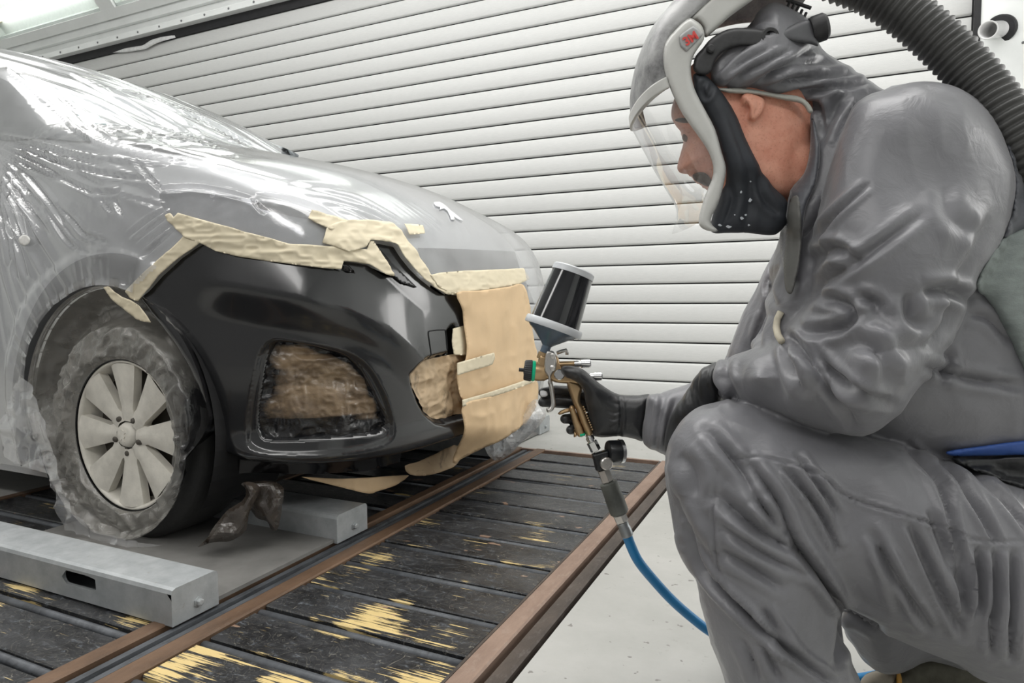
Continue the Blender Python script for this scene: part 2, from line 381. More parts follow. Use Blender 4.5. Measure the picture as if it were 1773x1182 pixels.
# far edge bar
MB().box((PX0+.01,PY1-.022,-.05),(PX1-.13,PY1-.004,.004)).build('edge_bar',M_RUST,plat)
def plates(x0,x1,y0,pitch,n):
    g=.034; L=pitch-g
    # flat plate with square edges; a thick rod lies in the gap before it
    pr=[(0,-.034),(0,-.003),(.003,0),(L-.003,0),(L,-.003),(L,-.034)]
    V=[(x,y,z) for y,z in pr for x in (x0,x1)]; k=len(pr)
    Fc=[(2*i,2*i+1,2*i+3,2*i+2) for i in range(k-1)]
    first=None
    for i in range(n):
        if first is None: first=mesh('plate',V,Fc,M_PLATE,plat); o=first
        else: o=first.copy(); COL.objects.link(o)
        o.location=(0,y0+pitch*i,random.uniform(-.002,.001)); o.rotation_euler=(0,random.uniform(-.002,.002),random.uniform(-.003,.003))
        if i==0: rod=MB().tube([(x0,-.0155,-.0135),(x1,-.0155,-.0135)],.0115,10).build('rod',M_STEEL,plat,True); r=rod
        else: r=rod.copy(); COL.objects.link(r)
        r.location=(0,y0+pitch*i,0)
plates(-1.228,-.664,.528,.1655,15)
plates(-2.033,-1.404,.477,.1655,16)
plates(-2.813,-2.077,.55,.1655,15)
# ------------------------------------------------------------------ wheel trolley
def m_galv():
    m,nt,b=newmat('galvanised_steel')
    a=tex(nt,'noise',18,7,.65,(1,1,1),'pos'); c=ramp(nt,a,.3,.75,(.34,.36,.37,1),(.50,.52,.53,1))
    s=tex(nt,'noise',70,5,.7,(1,1,1),'pos'); c=mixc(nt,ramp(nt,s,.62,.74,(0,0,0,1),(.6,.6,.6,1)),c,(.28,.25,.21))
    nt.links.new(c,b.inputs['Base Color']); b.inputs['Roughness'].default_value=.5; b.inputs['Metallic'].default_value=.35; bump(nt,b,s,.15,.002); return m
M_GALV=m_galv()
M_TPLATE=simple('dusty_grey_plate',(.21,.205,.195),.55,.2,.18,8,.1,60)
def trolley(name,label,Y0,x_end,x0):
    t=thing(name,label,'trolley',((x_end+x0)/2,Y0+.35,0),'wheel trolleys')
    a=Y0
    MB().box((x0,a+.125,.006),(x_end-.012,a+.60,.016)).build('plate',M_TPLATE,t)
    def block(y0,y1,z1,hole):
        L=x_end-x0; mb=MB()
        # rounded rectangular hollow bar along X with an oblong hand hole through the front face
        r=.012; pr=[(y0,.004),(y0,z1-r),(y0+r*.3,z1-r*.3),(y0+r,z1),(y1-r,z1),(y1-r*.3,z1-r*.3),(y1,z1-r),(y1,.004)]
        n=len(pr)
        if not hole:
            V=[(x,y,z) for y,z in pr for x in (x0,x_end)]
            Fc=[(2*i,2*i+1,2*((i+1)%n)+1,2*((i+1)%n)) for i in range(n)]+[tuple(range(0,2*n,2)),tuple(range(1,2*n,2))[::-1]]
            mb.add(V,Fc)
        else:
            V=[(x,y,z) for y,z in pr for x in (x0,x_end)]
            Fc=[(2*i,2*i+1,2*((i+1)%n)+1,2*((i+1)%n)) for i in range(1,n)]+[tuple(range(0,2*n,2)),tuple(range(1,2*n,2))[::-1]]
            mb.add(V,Fc)
            hx0,hx1,hz,hr=hole; ov=[]
            for k in range(9): tt=math.pi/2+math.pi*k/8; ov.append((hx0+hr+hr*math.cos(tt),hz+hr*math.sin(tt)))
            for k in range(9): tt=-math.pi/2+math.pi*k/8; ov.append((hx1-hr+hr*math.cos(tt),hz+hr*math.sin(tt)))
            ov=np.array(ov); out=np.array([(x0,.004),(x_end,.004),(x_end,z1-r),(x0,z1-r)])
            v,f=fill(out,.03,[ov]); mb.add([(p[0],y0,p[1]) for p in v],f)
            m_=len(ov); rim=[(p[0],y0,p[1]) for p in ov]+[(p[0],y0+.010,p[1]) for p in ov]
            mb.add(rim,[(i,(i+1)%m_,m_+(i+1)%m_,m_+i) for i in range(m_)])
            mb.add([(hx0-.05,y0+.09,.01),(hx1+.05,y0+.09,.01),(hx1+.05,y0+.09,z1-.02),(hx0-.05,y0+.09,z1-.02)],[(0,1,2,3)])
        o=mb.build('block',M_GALV,t)
        bo=MB().lathe((x_end,y0+(y1-y0)*.55,.035),(1,0,0),[(0,.013),(.003,.013),(.003,.009),(.010,.009),(.011,.006)],6).build('bolt',M_GALV,o)
    block(a,a+.13,.092,(x0+.52,x0+.66,.055,.018))
    block(a+.575,a+.725,.092,None)
    MB().box((x0,a+.13,.016),(x_end-.1,a+.16,.022)).build('lip',M_TPLATE,t)
    return t
trolley('wheel_trolley','galvanised wheel trolley with oblong hand hole under the near front wheel',1.015,-1.335,-2.26)
trolley('wheel_trolley','galvanised wheel trolley at the far front wheel, behind the paper skirt',2.80,-1.40,-2.1)
# ------------------------------------------------------------------ car hull (closed form, metres)
YC=2.23; XW,ZW=-1.955,.337
_TX=np.array([-6.0,-4.4,-3.7,-3.25,-2.65,-2.40,-2.28,-2.0,-1.7,-1.5,-1.34,-1.24,-1.17,-1.12,-1.0])
_TZ=np.array([2.04,2.02,1.96,1.86,1.61,1.45,1.40,1.335,1.262,1.20,1.115,1.03,.925,.80,.5])
def _pchip(x,X_,Y_):
    i=np.clip(np.searchsorted(X_,x)-1,0,len(X_)-2); h=np.diff(X_); d=np.diff(Y_)/h
    m=np.r_[d[0],np.where(d[1:]*d[:-1]>0,2*d[1:]*d[:-1]/np.where(d[1:]+d[:-1]==0,1,d[1:]+d[:-1]),0),d[-1]]
    t=np.clip((x-X_[i])/h[i],-1,2); t2=t*t; t3=t2*t
    return (2*t3-3*t2+1)*Y_[i]+(t3-2*t2+t)*h[i]*m[i]+(-2*t3+3*t2)*Y_[i+1]+(t3-t2)*h[i]*m[i+1]
_WZ=np.array([0,.2,.35,.6,.9,1.05,1.15,1.3,1.6,1.9,2.2]); _WW=np.array([.80,.85,.885,.90,.895,.88,.85,.79,.70,.60,.45])
_FZ=np.array([0,.2,.28,.36,.5,.75,.9,1.0,1.1]); _FX=np.array([-1.24,-1.20,-1.15,-1.125,-1.12,-1.13,-1.15,-1.18,-1.22])
def hull(P):
    X,Y,Z=P[...,0],P[...,1],P[...,2]
    a=np.abs(Y-YC); w=_pchip(Z,_WZ,_WW)
    # windscreen region draws the sides in a little more
    xf=_pchip(Z,_FZ,_FX); X0=-2.15
    t=np.clip((X-X0)/(xf-X0),0,None)
    rad=((a/w)**3.0+t**3.4)**(1/3.0)
    g=(rad-1)*.55
    top=_pchip(X-.10*(a/.9)**2*0+.16*(a/.9)**2.2,_TX,_TZ)-.06*(a/.85)**2
    h=(Z-top)*.85
    k=.013
    return k*np.logaddexp(g/k,h/k)
def hgrad(P,e=1e-3):
    G=np.stack([hull(P+np.eye(3)[i]*e)-hull(P-np.eye(3)[i]*e) for i in range(3)],-1)
    return G/np.maximum(np.linalg.norm(G,axis=-1,keepdims=True),1e-9)
def onhull(px,py,zmax=6.0):
    """where the sight line of a traced point first meets the car hull"""
    px=np.asarray(px,float); py=np.asarray(py,float); d=ray(px,py)
    zs=np.linspace(1.2,zmax,240); lo=np.full(px.shape,np.nan); hi=np.full(px.shape,np.nan); prev=None
    bestz=np.full(px.shape,1.2); bestv=np.full(px.shape,1e9)
    for z in zs:
        v=hull(O+d*z)
        if prev is not None:
            k=np.isnan(lo)&(prev>0)&(v<=0); lo=np.where(k,pz,lo); hi=np.where(k,z,hi)
        k=(v<bestv)&np.isnan(lo); bestv=np.where(k,v,bestv); bestz=np.where(k,z,bestz)
        prev=v; pz=z
    miss=np.isnan(lo); lo=np.where(miss,bestz,lo); hi=np.where(miss,bestz,hi)
    for _ in range(26):
        m=(lo+hi)/2; v=hull(O+d*m[...,None]); k=v>0; lo=np.where(k,m,lo); hi=np.where(k,hi,m)
    return O+d*((lo+hi)/2)[...,None],miss
# ------------------------------------------------------------------ car meshes
def npmesh(name,V,Fc,m=None,parent=None,smooth=True):
    me=bpy.data.meshes.new(name); me.from_pydata(np.asarray(V,float).tolist(),[],np.asarray(Fc).tolist() if isinstance(Fc,np.ndarray) else [tuple(map(int,f)) for f in Fc]); me.update()
    if smooth: me.shade_smooth()
    o=bpy.data.objects.new(name,me); COL.objects.link(o)
    if m: me.materials.append(m)
    if parent: o.parent=parent; o.matrix_parent_inverse=parent.matrix_world.inverted()
    return o
def inflate(poly,zf,R,step=4,back=1.0,rel=None):
    v,f=fill(poly,step); d,_=dist_line(poly,v[:,0],v[:,1]); q=np.clip(d/R,0,1)
    t=np.sqrt(np.clip(1-(1-q)**2,0,1))*R
    z=zf(v[:,0],v[:,1]) if callable(zf) else np.full(len(v),float(zf)); th=t*z/F
    if rel is not None: th=th+rel(v[:,0],v[:,1])*q
    A=at(v[:,0],v[:,1],z-th); B=at(v[:,0],v[:,1],z+th*back); n=len(v)
    edge=d<1e-4; bi=np.where(edge,np.arange(n),np.arange(n)+n)
    V=np.vstack([A,B]); Fc=np.vstack([f,bi[f][:,::-1]]); return V,Fc
def weld(o,d=1e-5):
    bm=bmesh.new(); bm.from_mesh(o.data); bmesh.ops.remove_doubles(bm,verts=bm.verts,dist=d)
    bmesh.ops.recalc_face_normals(bm,faces=bm.faces)
    loose=[v for v in bm.verts if not v.link_faces]; bmesh.ops.delete(bm,geom=loose,context='VERTS'); bm.to_mesh(o.data); bm.free(); o.data.update(); return o
def hullgrid(na,nt,nphi,x0=-4.6,ph0=-30,ph1=210,C=(-2.0,YC,.62)):
    ph=np.radians(np.linspace(ph0,ph1,nphi)); e=np.stack([0*ph,-np.cos(ph),np.sin(ph)],-1)
    base=[];dirs=[]
    for x in np.linspace(x0,C[0],na): base.append(np.tile([x,C[1],C[2]],(nphi,1))); dirs.append(e)
    for th in np.radians(np.linspace(0,88,nt))[1:]: base.append(np.tile(C,(nphi,1))); dirs.append(e*math.cos(th)+np.array([1,0,0])*math.sin(th))
    B=np.array(base);D=np.array(dirs); lo=np.zeros(B.shape[:2]); hi=np.full(B.shape[:2],2.2)
    for _ in range(24):
        m=(lo+hi)/2; v=hull(B+D*m[...,None]); k=v<0; lo=np.where(k,m,lo); hi=np.where(k,hi,m)
    return B+D*lo[...,None]
def gridfaces(nr,nc):
    i=np.arange(nr*nc).reshape(nr,nc); return np.stack([i[:-1,:-1],i[1:,:-1],i[1:,1:],i[:-1,1:]],-1).reshape(-1,4)
def m_paint(name,c,rough,metal=.0,coat=.3,flake=0):
    m=simple(name,c,rough,metal,.05,200,0,80,.5,(1,1,1),coat); b=m.node_tree.nodes['Principled BSDF']; b.inputs['Coat Roughness'].default_value=.12; return m
M_BODY=m_paint('silver_grey_car_paint',(.50,.51,.53),.30,.4)
M_TRIM=simple('dark_plastic_trim',(.05,.052,.055),.5)
M_GLASS=simple('car_glass',(.42,.45,.46),.10); M_GLASSD=simple('dark_side_glass',(.20,.21,.22),.10)  # windscreen's pale colour stands for the light interior reflecting in it
M_LAMP=simple('headlamp_glass',(.30,.31,.33),.08,.3)
def m_bumper():
    m,nt,b=newmat('fresh_black_paint'); b.inputs['Base Color'].default_value=(.012,.0125,.014,1)
    b.inputs['Roughness'].default_value=.21; b.inputs['Specular IOR Level'].default_value=.75; b.inputs['Coat Weight'].default_value=.4; b.inputs['Coat Roughness'].default_value=.06
    t=tex(nt,'noise',900,2,.5); bump(nt,b,t,.05,.0006)
    r=tex(nt,'noise',4,3,.5); nt.links.new(ramp(nt,r,.35,.7,(.15,.15,.15,1),(.26,.26,.26,1)),b.inputs['Roughness']); return m
M_BUMP=m_bumper()
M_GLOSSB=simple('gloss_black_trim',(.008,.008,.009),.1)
def m_film(name,col,alpha,rough,spray=None,bs=1.0,gl=.75):
    """clear sheet: part see-through, part milky, with a gloss that grows at glancing angles"""
    m,nt,b=newmat(name); b.inputs['Base Color'].default_value=col+(1,); b.inputs['Roughness'].default_value=.5; b.inputs['Specular IOR Level'].default_value=0
    t=tex(nt,'noise',9,6,.6,(1,1,1),'pos'); a=N(nt,'ShaderNodeMapRange'); a.inputs[1].default_value=.3; a.inputs[2].default_value=.7; a.inputs[3].default_value=alpha*.8; a.inputs[4].default_value=alpha*1.2
    nt.links.new(t,a.inputs[0]); al=a.outputs[0]
    if spray:
        x0,x1,sc=spray; g=N(nt,'ShaderNodeNewGeometry'); sp=N(nt,'ShaderNodeSeparateXYZ'); nt.links.new(g.outputs['Position'],sp.inputs[0])
        n2=tex(nt,'noise',14,6,.7,(1,1,1),'pos'); ad=N(nt,'ShaderNodeMath',operation='MULTIPLY_ADD'); ad.inputs[1].default_value=sc; nt.links.new(n2,ad.inputs[0]); nt.links.new(sp.outputs[0],ad.inputs[2])
        mr=N(nt,'ShaderNodeMapRange'); mr.inputs[1].default_value=x0+sc*.5; mr.inputs[2].default_value=x1+sc*.5; nt.links.new(ad.outputs[0],mr.inputs[0])
        nt.links.new(mixc(nt,mr.outputs[0],col,(.012,.012,.013)),b.inputs['Base Color'])
        mx=N(nt,'ShaderNodeMath',operation='MAXIMUM'); nt.links.new(al,mx.inputs[0]); nt.links.new(mr.outputs[0],mx.inputs[1]); al=mx.outputs[0]
    bn=N(nt,'ShaderNodeBump'); bn.inputs['Strength'].default_value=.25*bs; bn.inputs['Distance'].default_value=.004; nt.links.new(tex(nt,'noise',55,5,.65,(1,1,1),'pos',.6),bn.inputs['Height'])
    nt.links.new(bn.outputs[0],b.inputs['Normal'])
    tr=N(nt,'ShaderNodeBsdfTransparent'); m1=N(nt,'ShaderNodeMixShader'); nt.links.new(al,m1.inputs[0]); nt.links.new(tr.outputs[0],m1.inputs[1]); nt.links.new(b.outputs[0],m1.inputs[2])
    gs=N(nt,'ShaderNodeBsdfGlossy'); gs.inputs['Roughness'].default_value=rough; nt.links.new(bn.outputs[0],gs.inputs['Normal'])
    fl=N(nt,'ShaderNodeLayerWeight'); fl.inputs[0].default_value=.5; nt.links.new(bn.outputs[0],fl.inputs['Normal'])
    pw=N(nt,'ShaderNodeMath',operation='POWER'); pw.inputs[1].default_value=3.2; nt.links.new(fl.outputs['Facing'],pw.inputs[0])
    lw=N(nt,'ShaderNodeMath',operation='MULTIPLY_ADD'); lw.inputs[1].default_value=gl; lw.inputs[2].default_value=.05+.06*gl; nt.links.new(pw.outputs[0],lw.inputs[0])
    m2=N(nt,'ShaderNodeMixShader'); nt.links.new(lw.outputs[0],m2.inputs[0]); nt.links.new(m1.outputs[0],m2.inputs[1]); nt.links.new(gs.outputs[0],m2.inputs[2])
    nt.links.new(m2.outputs[0],nt.nodes['Material Output'].inputs[0]); return m
M_FILM=m_film('milky_plastic_film',(.88,.89,.91),.26,.12,None,.35,1.1)
M_WRAP=m_film('dusty_plastic_film',(.46,.44,.40),.46,.16,(-1.76,-1.66,.12),2.0)
M_SPRAYED=m_film('paint_spattered_film',(.065,.052,.042),.85,.12,None,1.6)
M_CLEAR=m_film('clear_plastic_film',(.86,.88,.90),.30,.08,None,1.5)
def m_paper(name,c,var=.06,spray=None):
    m,nt,b=newmat(name); t=tex(nt,'noise',6,6,.6,(1,1,1),'pos'); lo=tuple(x*(1-var) for x in c)+(1,); hi=tuple(min(1,x*(1+var)) for x in c)+(1,)
    cc=ramp(nt,t,.3,.7,lo,hi)
    if spray:
        s=tex(nt,'noise',spray[0],7,.7,(1,1,1.0),'pos',.8); cc=mixc(nt,ramp(nt,s,spray[1],spray[2]),cc,spray[3])
    nt.links.new(cc,b.inputs['Base Color']); b.inputs['Roughness'].default_value=.6
    bump(nt,b,tex(nt,'noise',70,5,.6,(1,1,1),'pos'),.12,.002); return m
M_KRAFT=m_paper('tan_masking_paper',(.72,.52,.31))
M_TAPE=m_paper('cream_masking_tape',(.72,.64,.47),.08)
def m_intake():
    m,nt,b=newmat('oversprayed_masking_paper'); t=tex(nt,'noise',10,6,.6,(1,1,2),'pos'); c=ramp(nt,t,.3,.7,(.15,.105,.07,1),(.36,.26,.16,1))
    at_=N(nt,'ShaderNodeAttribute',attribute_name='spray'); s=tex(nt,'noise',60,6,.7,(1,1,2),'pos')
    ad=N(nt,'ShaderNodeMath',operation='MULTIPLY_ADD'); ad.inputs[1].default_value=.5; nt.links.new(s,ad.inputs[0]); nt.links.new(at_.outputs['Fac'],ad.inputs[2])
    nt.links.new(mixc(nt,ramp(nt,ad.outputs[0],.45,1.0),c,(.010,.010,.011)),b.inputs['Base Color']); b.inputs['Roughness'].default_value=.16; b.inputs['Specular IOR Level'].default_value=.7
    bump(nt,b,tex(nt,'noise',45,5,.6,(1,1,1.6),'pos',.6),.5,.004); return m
M_INTAKE=m_intake()
M_KRAFTD=m_paper('crumpled_masking_paper',(.55,.41,.26),.15,(11,.56,.72,(.09,.075,.06)))

car=thing('car','silver grey car masked in plastic film with a fresh black front bumper','car',(-2.6,YC,0))
G=hullgrid(90,60,150); nr,nc=G.shape[:2]; Fg=gridfaces(nr,nc); V=G.reshape(-1,3)
# open the wheel arches: snap the lip and drop what is inside
AX,AZ,AR=-1.985,.37,.425
def arch_cut(V,Fg,R,near=True):
    V=V.copy(); s=(V[:,1]<YC) if near else np.ones(len(V),bool)
    dx,dz=V[:,0]-AX,V[:,2]-AZ; r=np.hypot(dx,dz); side=np.abs(V[:,1]-YC)>.7
    k=side&(r<R+.025)&(r>R-.03)&s; V[k,0]=AX+dx[k]/r[k]*R; V[k,2]=AZ+dz[k]/r[k]*R
    c=V[Fg].mean(1); rc=np.hypot(c[:,0]-AX,c[:,2]-AZ); drop=(rc<R-.004)&(np.abs(c[:,1]-YC)>.7)&((c[:,1]<YC) if near else True)
    return V,Fg[~drop]
Vb,Fb=arch_cut(V,Fg,AR,False)
NOB=np.array([(262,520),(340,440),(420,452),(560,472),(640,466),(720,486),(790,516),(900,520),(940,640),(930,800),(700,900),(390,900),(372,800),(340,690),(300,610)],float)
cw=Vb[Fb].mean(1); pc=pix(cw); Fb=Fb[~(inside(NOB,pc[:,0],pc[:,1])&(np.einsum('ij,ij->i',hgrad(cw),O-cw)>0)&(cw[:,0]>-1.8))]
npmesh('body_shell',Vb,Fb,M_BODY,car)
# underside, wheel wells
MB().box((-4.5,1.60,.20),(-1.60,2.86,.34)).box((-4.5,1.40,.19),(-2.45,3.06,.27)).build('underbody',M_PIT,car)
for s in (-1,1):
    th=np.linspace(-.55,math.pi+.55,40); ww=[]
    for y in (YC+s*.885,YC+s*.60):
        for t in th: ww.append((AX+AR*math.cos(t),y,AZ+AR*math.sin(t)))
    n=len(th); Fw=[(i,i+1,n+i+1,n+i) for i in range(n-1)]+[tuple(range(n,2*n))]
    mesh('wheel_well',ww,Fw,M_PIT,car,False)
    # flared arch trim ring
    V2=[];prof=[(.425,.893),(.43,.902),(.50,.906),(.53,.898)]
    for r,w in prof:
        for t in np.linspace(1.30 if s<0 else -.2,math.pi+.35,60): V2.append((AX+r*math.cos(t),YC+s*w,AZ+r*math.sin(t)))
    npmesh('arch_trim',V2,gridfaces(4,60),M_TRIM,car)
def patch(name,poly,off,m,parent,step=4,rel=None,smooth=True,rnd=3,thick=0,extra=()):
    poly=np.asarray(poly,float)
    if rnd>1: poly=smoothpoly(poly,rnd)
    v,f=fill(poly,step,(),extra); P,miss=onhull(v[:,0],v[:,1]); n=hgrad(P)
    d=np.full(len(v),off)
    if rel is not None: d=d+rel(v,P)
    Vp=P+n*d[:,None]; f=f[:,::-1]
    o=npmesh(name,Vp,f,m,parent,smooth)
    if thick:
        md=o.modifiers.new('thickness','SOLIDIFY'); md.thickness=thick; md.offset=0
    return o
MB().box((-1.75,1.62,.32),(-1.42,2.84,.95)).box((-1.42,1.85,.32),(-1.26,2.6,.85)).build('dark_filler',M_PIT,car)  # added black boxes, keep the hollow behind the open bumper dark
# glass, lamps, cowl, grille: parts that show through the film
patch('windscreen',[(22,118),(190,150),(330,195),(470,248),(520,272),(490,276),(400,268),(300,255),(225,243),(185,235),(120,180),(60,135)],.004,M_GLASS,car,8,rnd=2)
patch('side_window',[(-60,95),(0,135),(60,165),(120,210),(160,246),(80,240),(-60,232)],.004,M_GLASSD,car,8,rnd=2)
patch('cowl',[(213,243),(300,257),(400,268),(480,280),(400,274),(300,266),(220,250)],.006,M_PIT,car,5,rnd=1)
patch('headlight',[(278,338),(300,330),(380,338),(470,352),(560,372),(598,388),(590,412),(520,436),(430,428),(340,400),(290,368)],.004,M_LAMP,car,5,rnd=2)
patch('lamp_brow',[(440,352),(500,358),(560,376),(545,382),(490,372),(445,360)],.006,M_GLOSSB,car,4,rnd=2)
patch('grille',[(722,430),(800,432),(890,436),(900,470),(800,474),(738,478),(728,455)],.004,M_GLOSSB,car,5,rnd=1)
# ------------------------------------------------------------------ bumper
BUMP=[(245,523),(285,478),(318,448),(342,432),(356,424),(380,436),(420,446),(470,454),(520,461),(560,466),(591,470),(598,474),(612,474),(604,462),(592,454),(612,456),(634,460),(650,470),(662,478),(678,482),
 (660,455),(634,422),(655,424),(679,429),(690,446),(706,466),(722,482),(742,498),(760,510),(790,512),(830,520),(830,562),(802,563),(783,567),(778,574),(779,592),(782,614),(735,624),(722,634),(712,650),(716,665),(728,696),(738,713),(752,725),(765,727),(800,717),(830,712),(830,752),(800,762),(760,772),(700,787),(640,797),(560,806),(480,808),(420,806),(379,800),
 (374,775),(368,750),(360,720),(350,692),(338,662),(322,630),(302,598),(282,571),(262,546)]
INT_O=smoothpoly([(432,770),(426,740),(431,690),(441,640),(450,608),(470,588),(500,588),(560,598),(610,612),(640,635),(662,670),(676,705),(682,740),(670,762),(620,776),(540,784),(470,783)],5)
INT_I=smoothpoly([(447,752),(443,720),(449,670),(458,620),(472,592),(500,590),(560,601),(604,618),(632,645),(655,690),(671,728),(664,750),(620,758),(540,763),(470,764)],5)
LIP=[(378,772),(410,779),(440,784),(500,788),(560,787),(620,783),(680,773),(730,760),(770,748),(835,728)]
CREASE=[(300,474),(340,478),(419,491),(516,512),(604,537),(665,566),(706,601),(730,623)]
FANG1=np.array([(590,456),(592,471),(613,474)],float)
def bump_rel(v,P):
    x,y=v[:,0],v[:,1]
    di,_=dist_line(INT_I,x,y); do,_=dist_line(INT_O,x,y); ii=inside(INT_I,x,y); io=inside(INT_O,x,y)
    d=np.zeros(len(v))
    # bezel round the intake: steps in, then the paper sits 45 mm deep
    d-=.012*sstep(0,9,do*io)+.040*sstep(0,7,di*ii)
    # lower lip stands proud and the valance tucks under it
    ly=np.interp(x,[p[0] for p in LIP],[p[1] for p in LIP]); dl=y-ly
    lipw=sstep(380,440,x)
    d+=lipw*.022*np.exp(-(np.minimum(dl,0)/22)**2)*(dl<0)+np.where(dl>=0,(.022*lipw)-.075*sstep(0,34,dl),0)
    # soft shoulder crease above the intake
    dc,pc=dist_line(CREASE,x,y,False); cy=np.interp(x,[p[0] for p in CREASE],[p[1] for p in CREASE])
    h=cy-y; ex=sstep(300,420,x)*sstep(775,690,x)
    bl=np.where(h>0,.030*(1-np.clip(h/85,0,1)),.030-.030*sstep(0,75,-h))
    d+=bl*ex*np.where(io,0,sstep(0,40,do)*.6+.4)
    # panel lip curls in at the wheel arch
    arch=[(245,523),(262,546),(282,571),(302,598),(322,630),(338,662),(350,692),(360,720),(368,750),(374,775),(379,800)]
    da,_=dist_line(arch,x,y,False); d-=.02*(1-sstep(0,6,da))+.0
    d+=.006*np.exp(-((da-14)/8)**2)
    # grille surround turns in towards the masked opening
    gr=[(783,567),(778,574),(779,592),(782,614),(735,624),(722,634),(712,650),(716,665),(728,696),(738,713),(752,725),(765,727),(800,717)]
    dg,_=dist_line(gr,x,y,False); d-=.022*(1-sstep(0,9,dg))
    return d
cl=lambda p:np.vstack([p,p[:1]])
def inset(p,k):
    c=p.mean(0); return c+(p-c)*(1-k/np.linalg.norm(p-c,axis=1,keepdims=True))
bump_o=patch('bumper',BUMP,.006,M_BUMP,car,3.0,bump_rel,rnd=1,extra=[CREASE,cl(INT_O),cl(INT_I),cl(inset(INT_I,7))])
# dark triangular blades by the headlight
patch('headlight_blade',[(636,423),(652,432),(676,458),(718,499),(690,490),(680,482),(664,456)],.010,M_GLOSSB,car,3,rnd=1,thick=.006)
patch('headlight_blade',[(591,456),(600,459),(613,474),(592,470)],.012,M_GLOSSB,car,3,rnd=1,thick=.006)
# groove of the towing-eye cover
gv=smoothpoly([(741,620),(738,590),(737,577),(741,573),(765,571),(769,575),(771,590),(773,616)],4,False)
P_,_=onhull(gv[:,0],gv[:,1]); bump_d=bump_rel(gv,P_)
MB().tube(P_+hgrad(P_)*(.0065+bump_d[:,None]),.0022,6).build('cover_groove',M_PIT,car)
# crumpled masking in the intake and in the grille corner
def crumple(a,s,seed):
    def f(v,P):
        P=P+.035*np.stack([noise(P,6,seed+5),noise(P,6,seed+6),noise(P,6,seed+7)],-1)@np.array([[1,.4,.2],[-.3,1,.5],[.4,-.5,1]]); return a*(.6*ridged(P*[1,1,1.6],9*s,seed)+.4*ridged(P,21*s,seed+1)+.25*ridged(P,45*s,seed+2))
    return f
o=patch('intake_masking',INT_I,-.030,M_INTAKE,None,2.6,crumple(.013,1.25,3),rnd=1); sp_=np.array([v.co[:] for v in o.data.vertices]); q_=pix(sp_); dI,_=dist_line(INT_I,q_[:,0],q_[:,1])
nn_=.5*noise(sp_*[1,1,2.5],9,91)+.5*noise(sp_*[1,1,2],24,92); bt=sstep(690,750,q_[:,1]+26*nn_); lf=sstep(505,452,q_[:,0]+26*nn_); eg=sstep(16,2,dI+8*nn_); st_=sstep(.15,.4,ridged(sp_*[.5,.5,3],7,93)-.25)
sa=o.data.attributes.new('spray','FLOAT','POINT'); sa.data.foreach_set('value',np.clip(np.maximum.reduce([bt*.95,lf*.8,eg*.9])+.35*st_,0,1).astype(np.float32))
tag(o,'crumpled paper and film spattered with black paint filling the bumper air intake','masking paper')
o=patch('masking_paper',[(735,624),(782,614),(800,612),(830,620),(830,716),(800,717),(765,727),(752,725),(738,713),(728,696),(716,665),(712,650),(722,634)],-.018,M_KRAFTD,None,2.6,crumple(.013,1.3,9),rnd=1); tag(o,'crumpled tan paper in the grille corner beside the black bumper','masking paper')
# tan masking paper sheets hanging over the grille
def sheet(name,poly,Xf,m,label,cat,amp,seed,step=3.5,thick=.0012):
    v,f=fill(np.asarray(poly,float),step); f=f[:,::-1]; X=Xf(v[:,0],v[:,1]); P=at(v[:,0],v[:,1],X=X)
    w=amp*(.7*noise(P*[1,1,1.3],7,seed)+.3*ridged(P,16,seed+1)); P=P+np.array([1,-.15,.05])*w[:,None]
    o=npmesh(name,P,f,m,None); md=o.modifiers.new('thickness','SOLIDIFY'); md.thickness=thick; tag(o,label,cat); return o
upper=smoothpoly([(790,507),(830,503),(880,496),(902,491),(912,502),(918,530),(921,560),(924,585),(928,600),(933,625),(930,655),(900,664),(850,682),(803,695),(790,650),(797,638),(806,622),(808,600),(806,570),(802,540)],3)
sheet('masking_paper',upper,lambda x,y:-1.108-.03*sstep(860,940,x)+.012*np.sin((x-800)/50),M_KRAFT,'upper tan paper sheet hanging over the grille','masking paper',.010,21)
sheet('masking_paper',smoothpoly([(800,700),(850,686),(900,668),(928,656),(930,690),(926,712),(900,740),(860,765),(825,782),(800,794),(785,802),(795,770),(804,740)],3),lambda x,y:-1.09-.05*sstep(840,940,x)-.10*sstep(735,810,y)+.02*np.sin((x-790)/40),M_KRAFT,'lower tan paper skirt hanging below the grille','masking paper',.012,31)
sheet('masking_paper',smoothpoly([(700,806),(720,800),(750,786),(788,770),(800,780),(788,802),(770,812),(740,822),(712,822)],2),lambda x,y:-1.25-.1*sstep(800,700,x),M_KRAFTD,'crumpled paint-flecked paper strip under the bumper lip','masking paper',.02,41)
sheet('masking_paper',smoothpoly([(520,825),(580,828),(640,826),(705,822),(680,840),(650,850),(635,854),(600,846),(560,836)],2),lambda x,y:-1.42+.0*x,M_KRAFT,'tan paper corner drooping beneath the dark bumper valance','masking paper',.015,51)
# lower valance in shade below the bumper
patch('valance',[(379,798),(420,804),(480,806),(560,804),(640,795),(700,785),(700,806),(640,822),(560,828),(500,828),(420,826),(384,830)],-.022,M_GLOSSB,car,5,rnd=1)
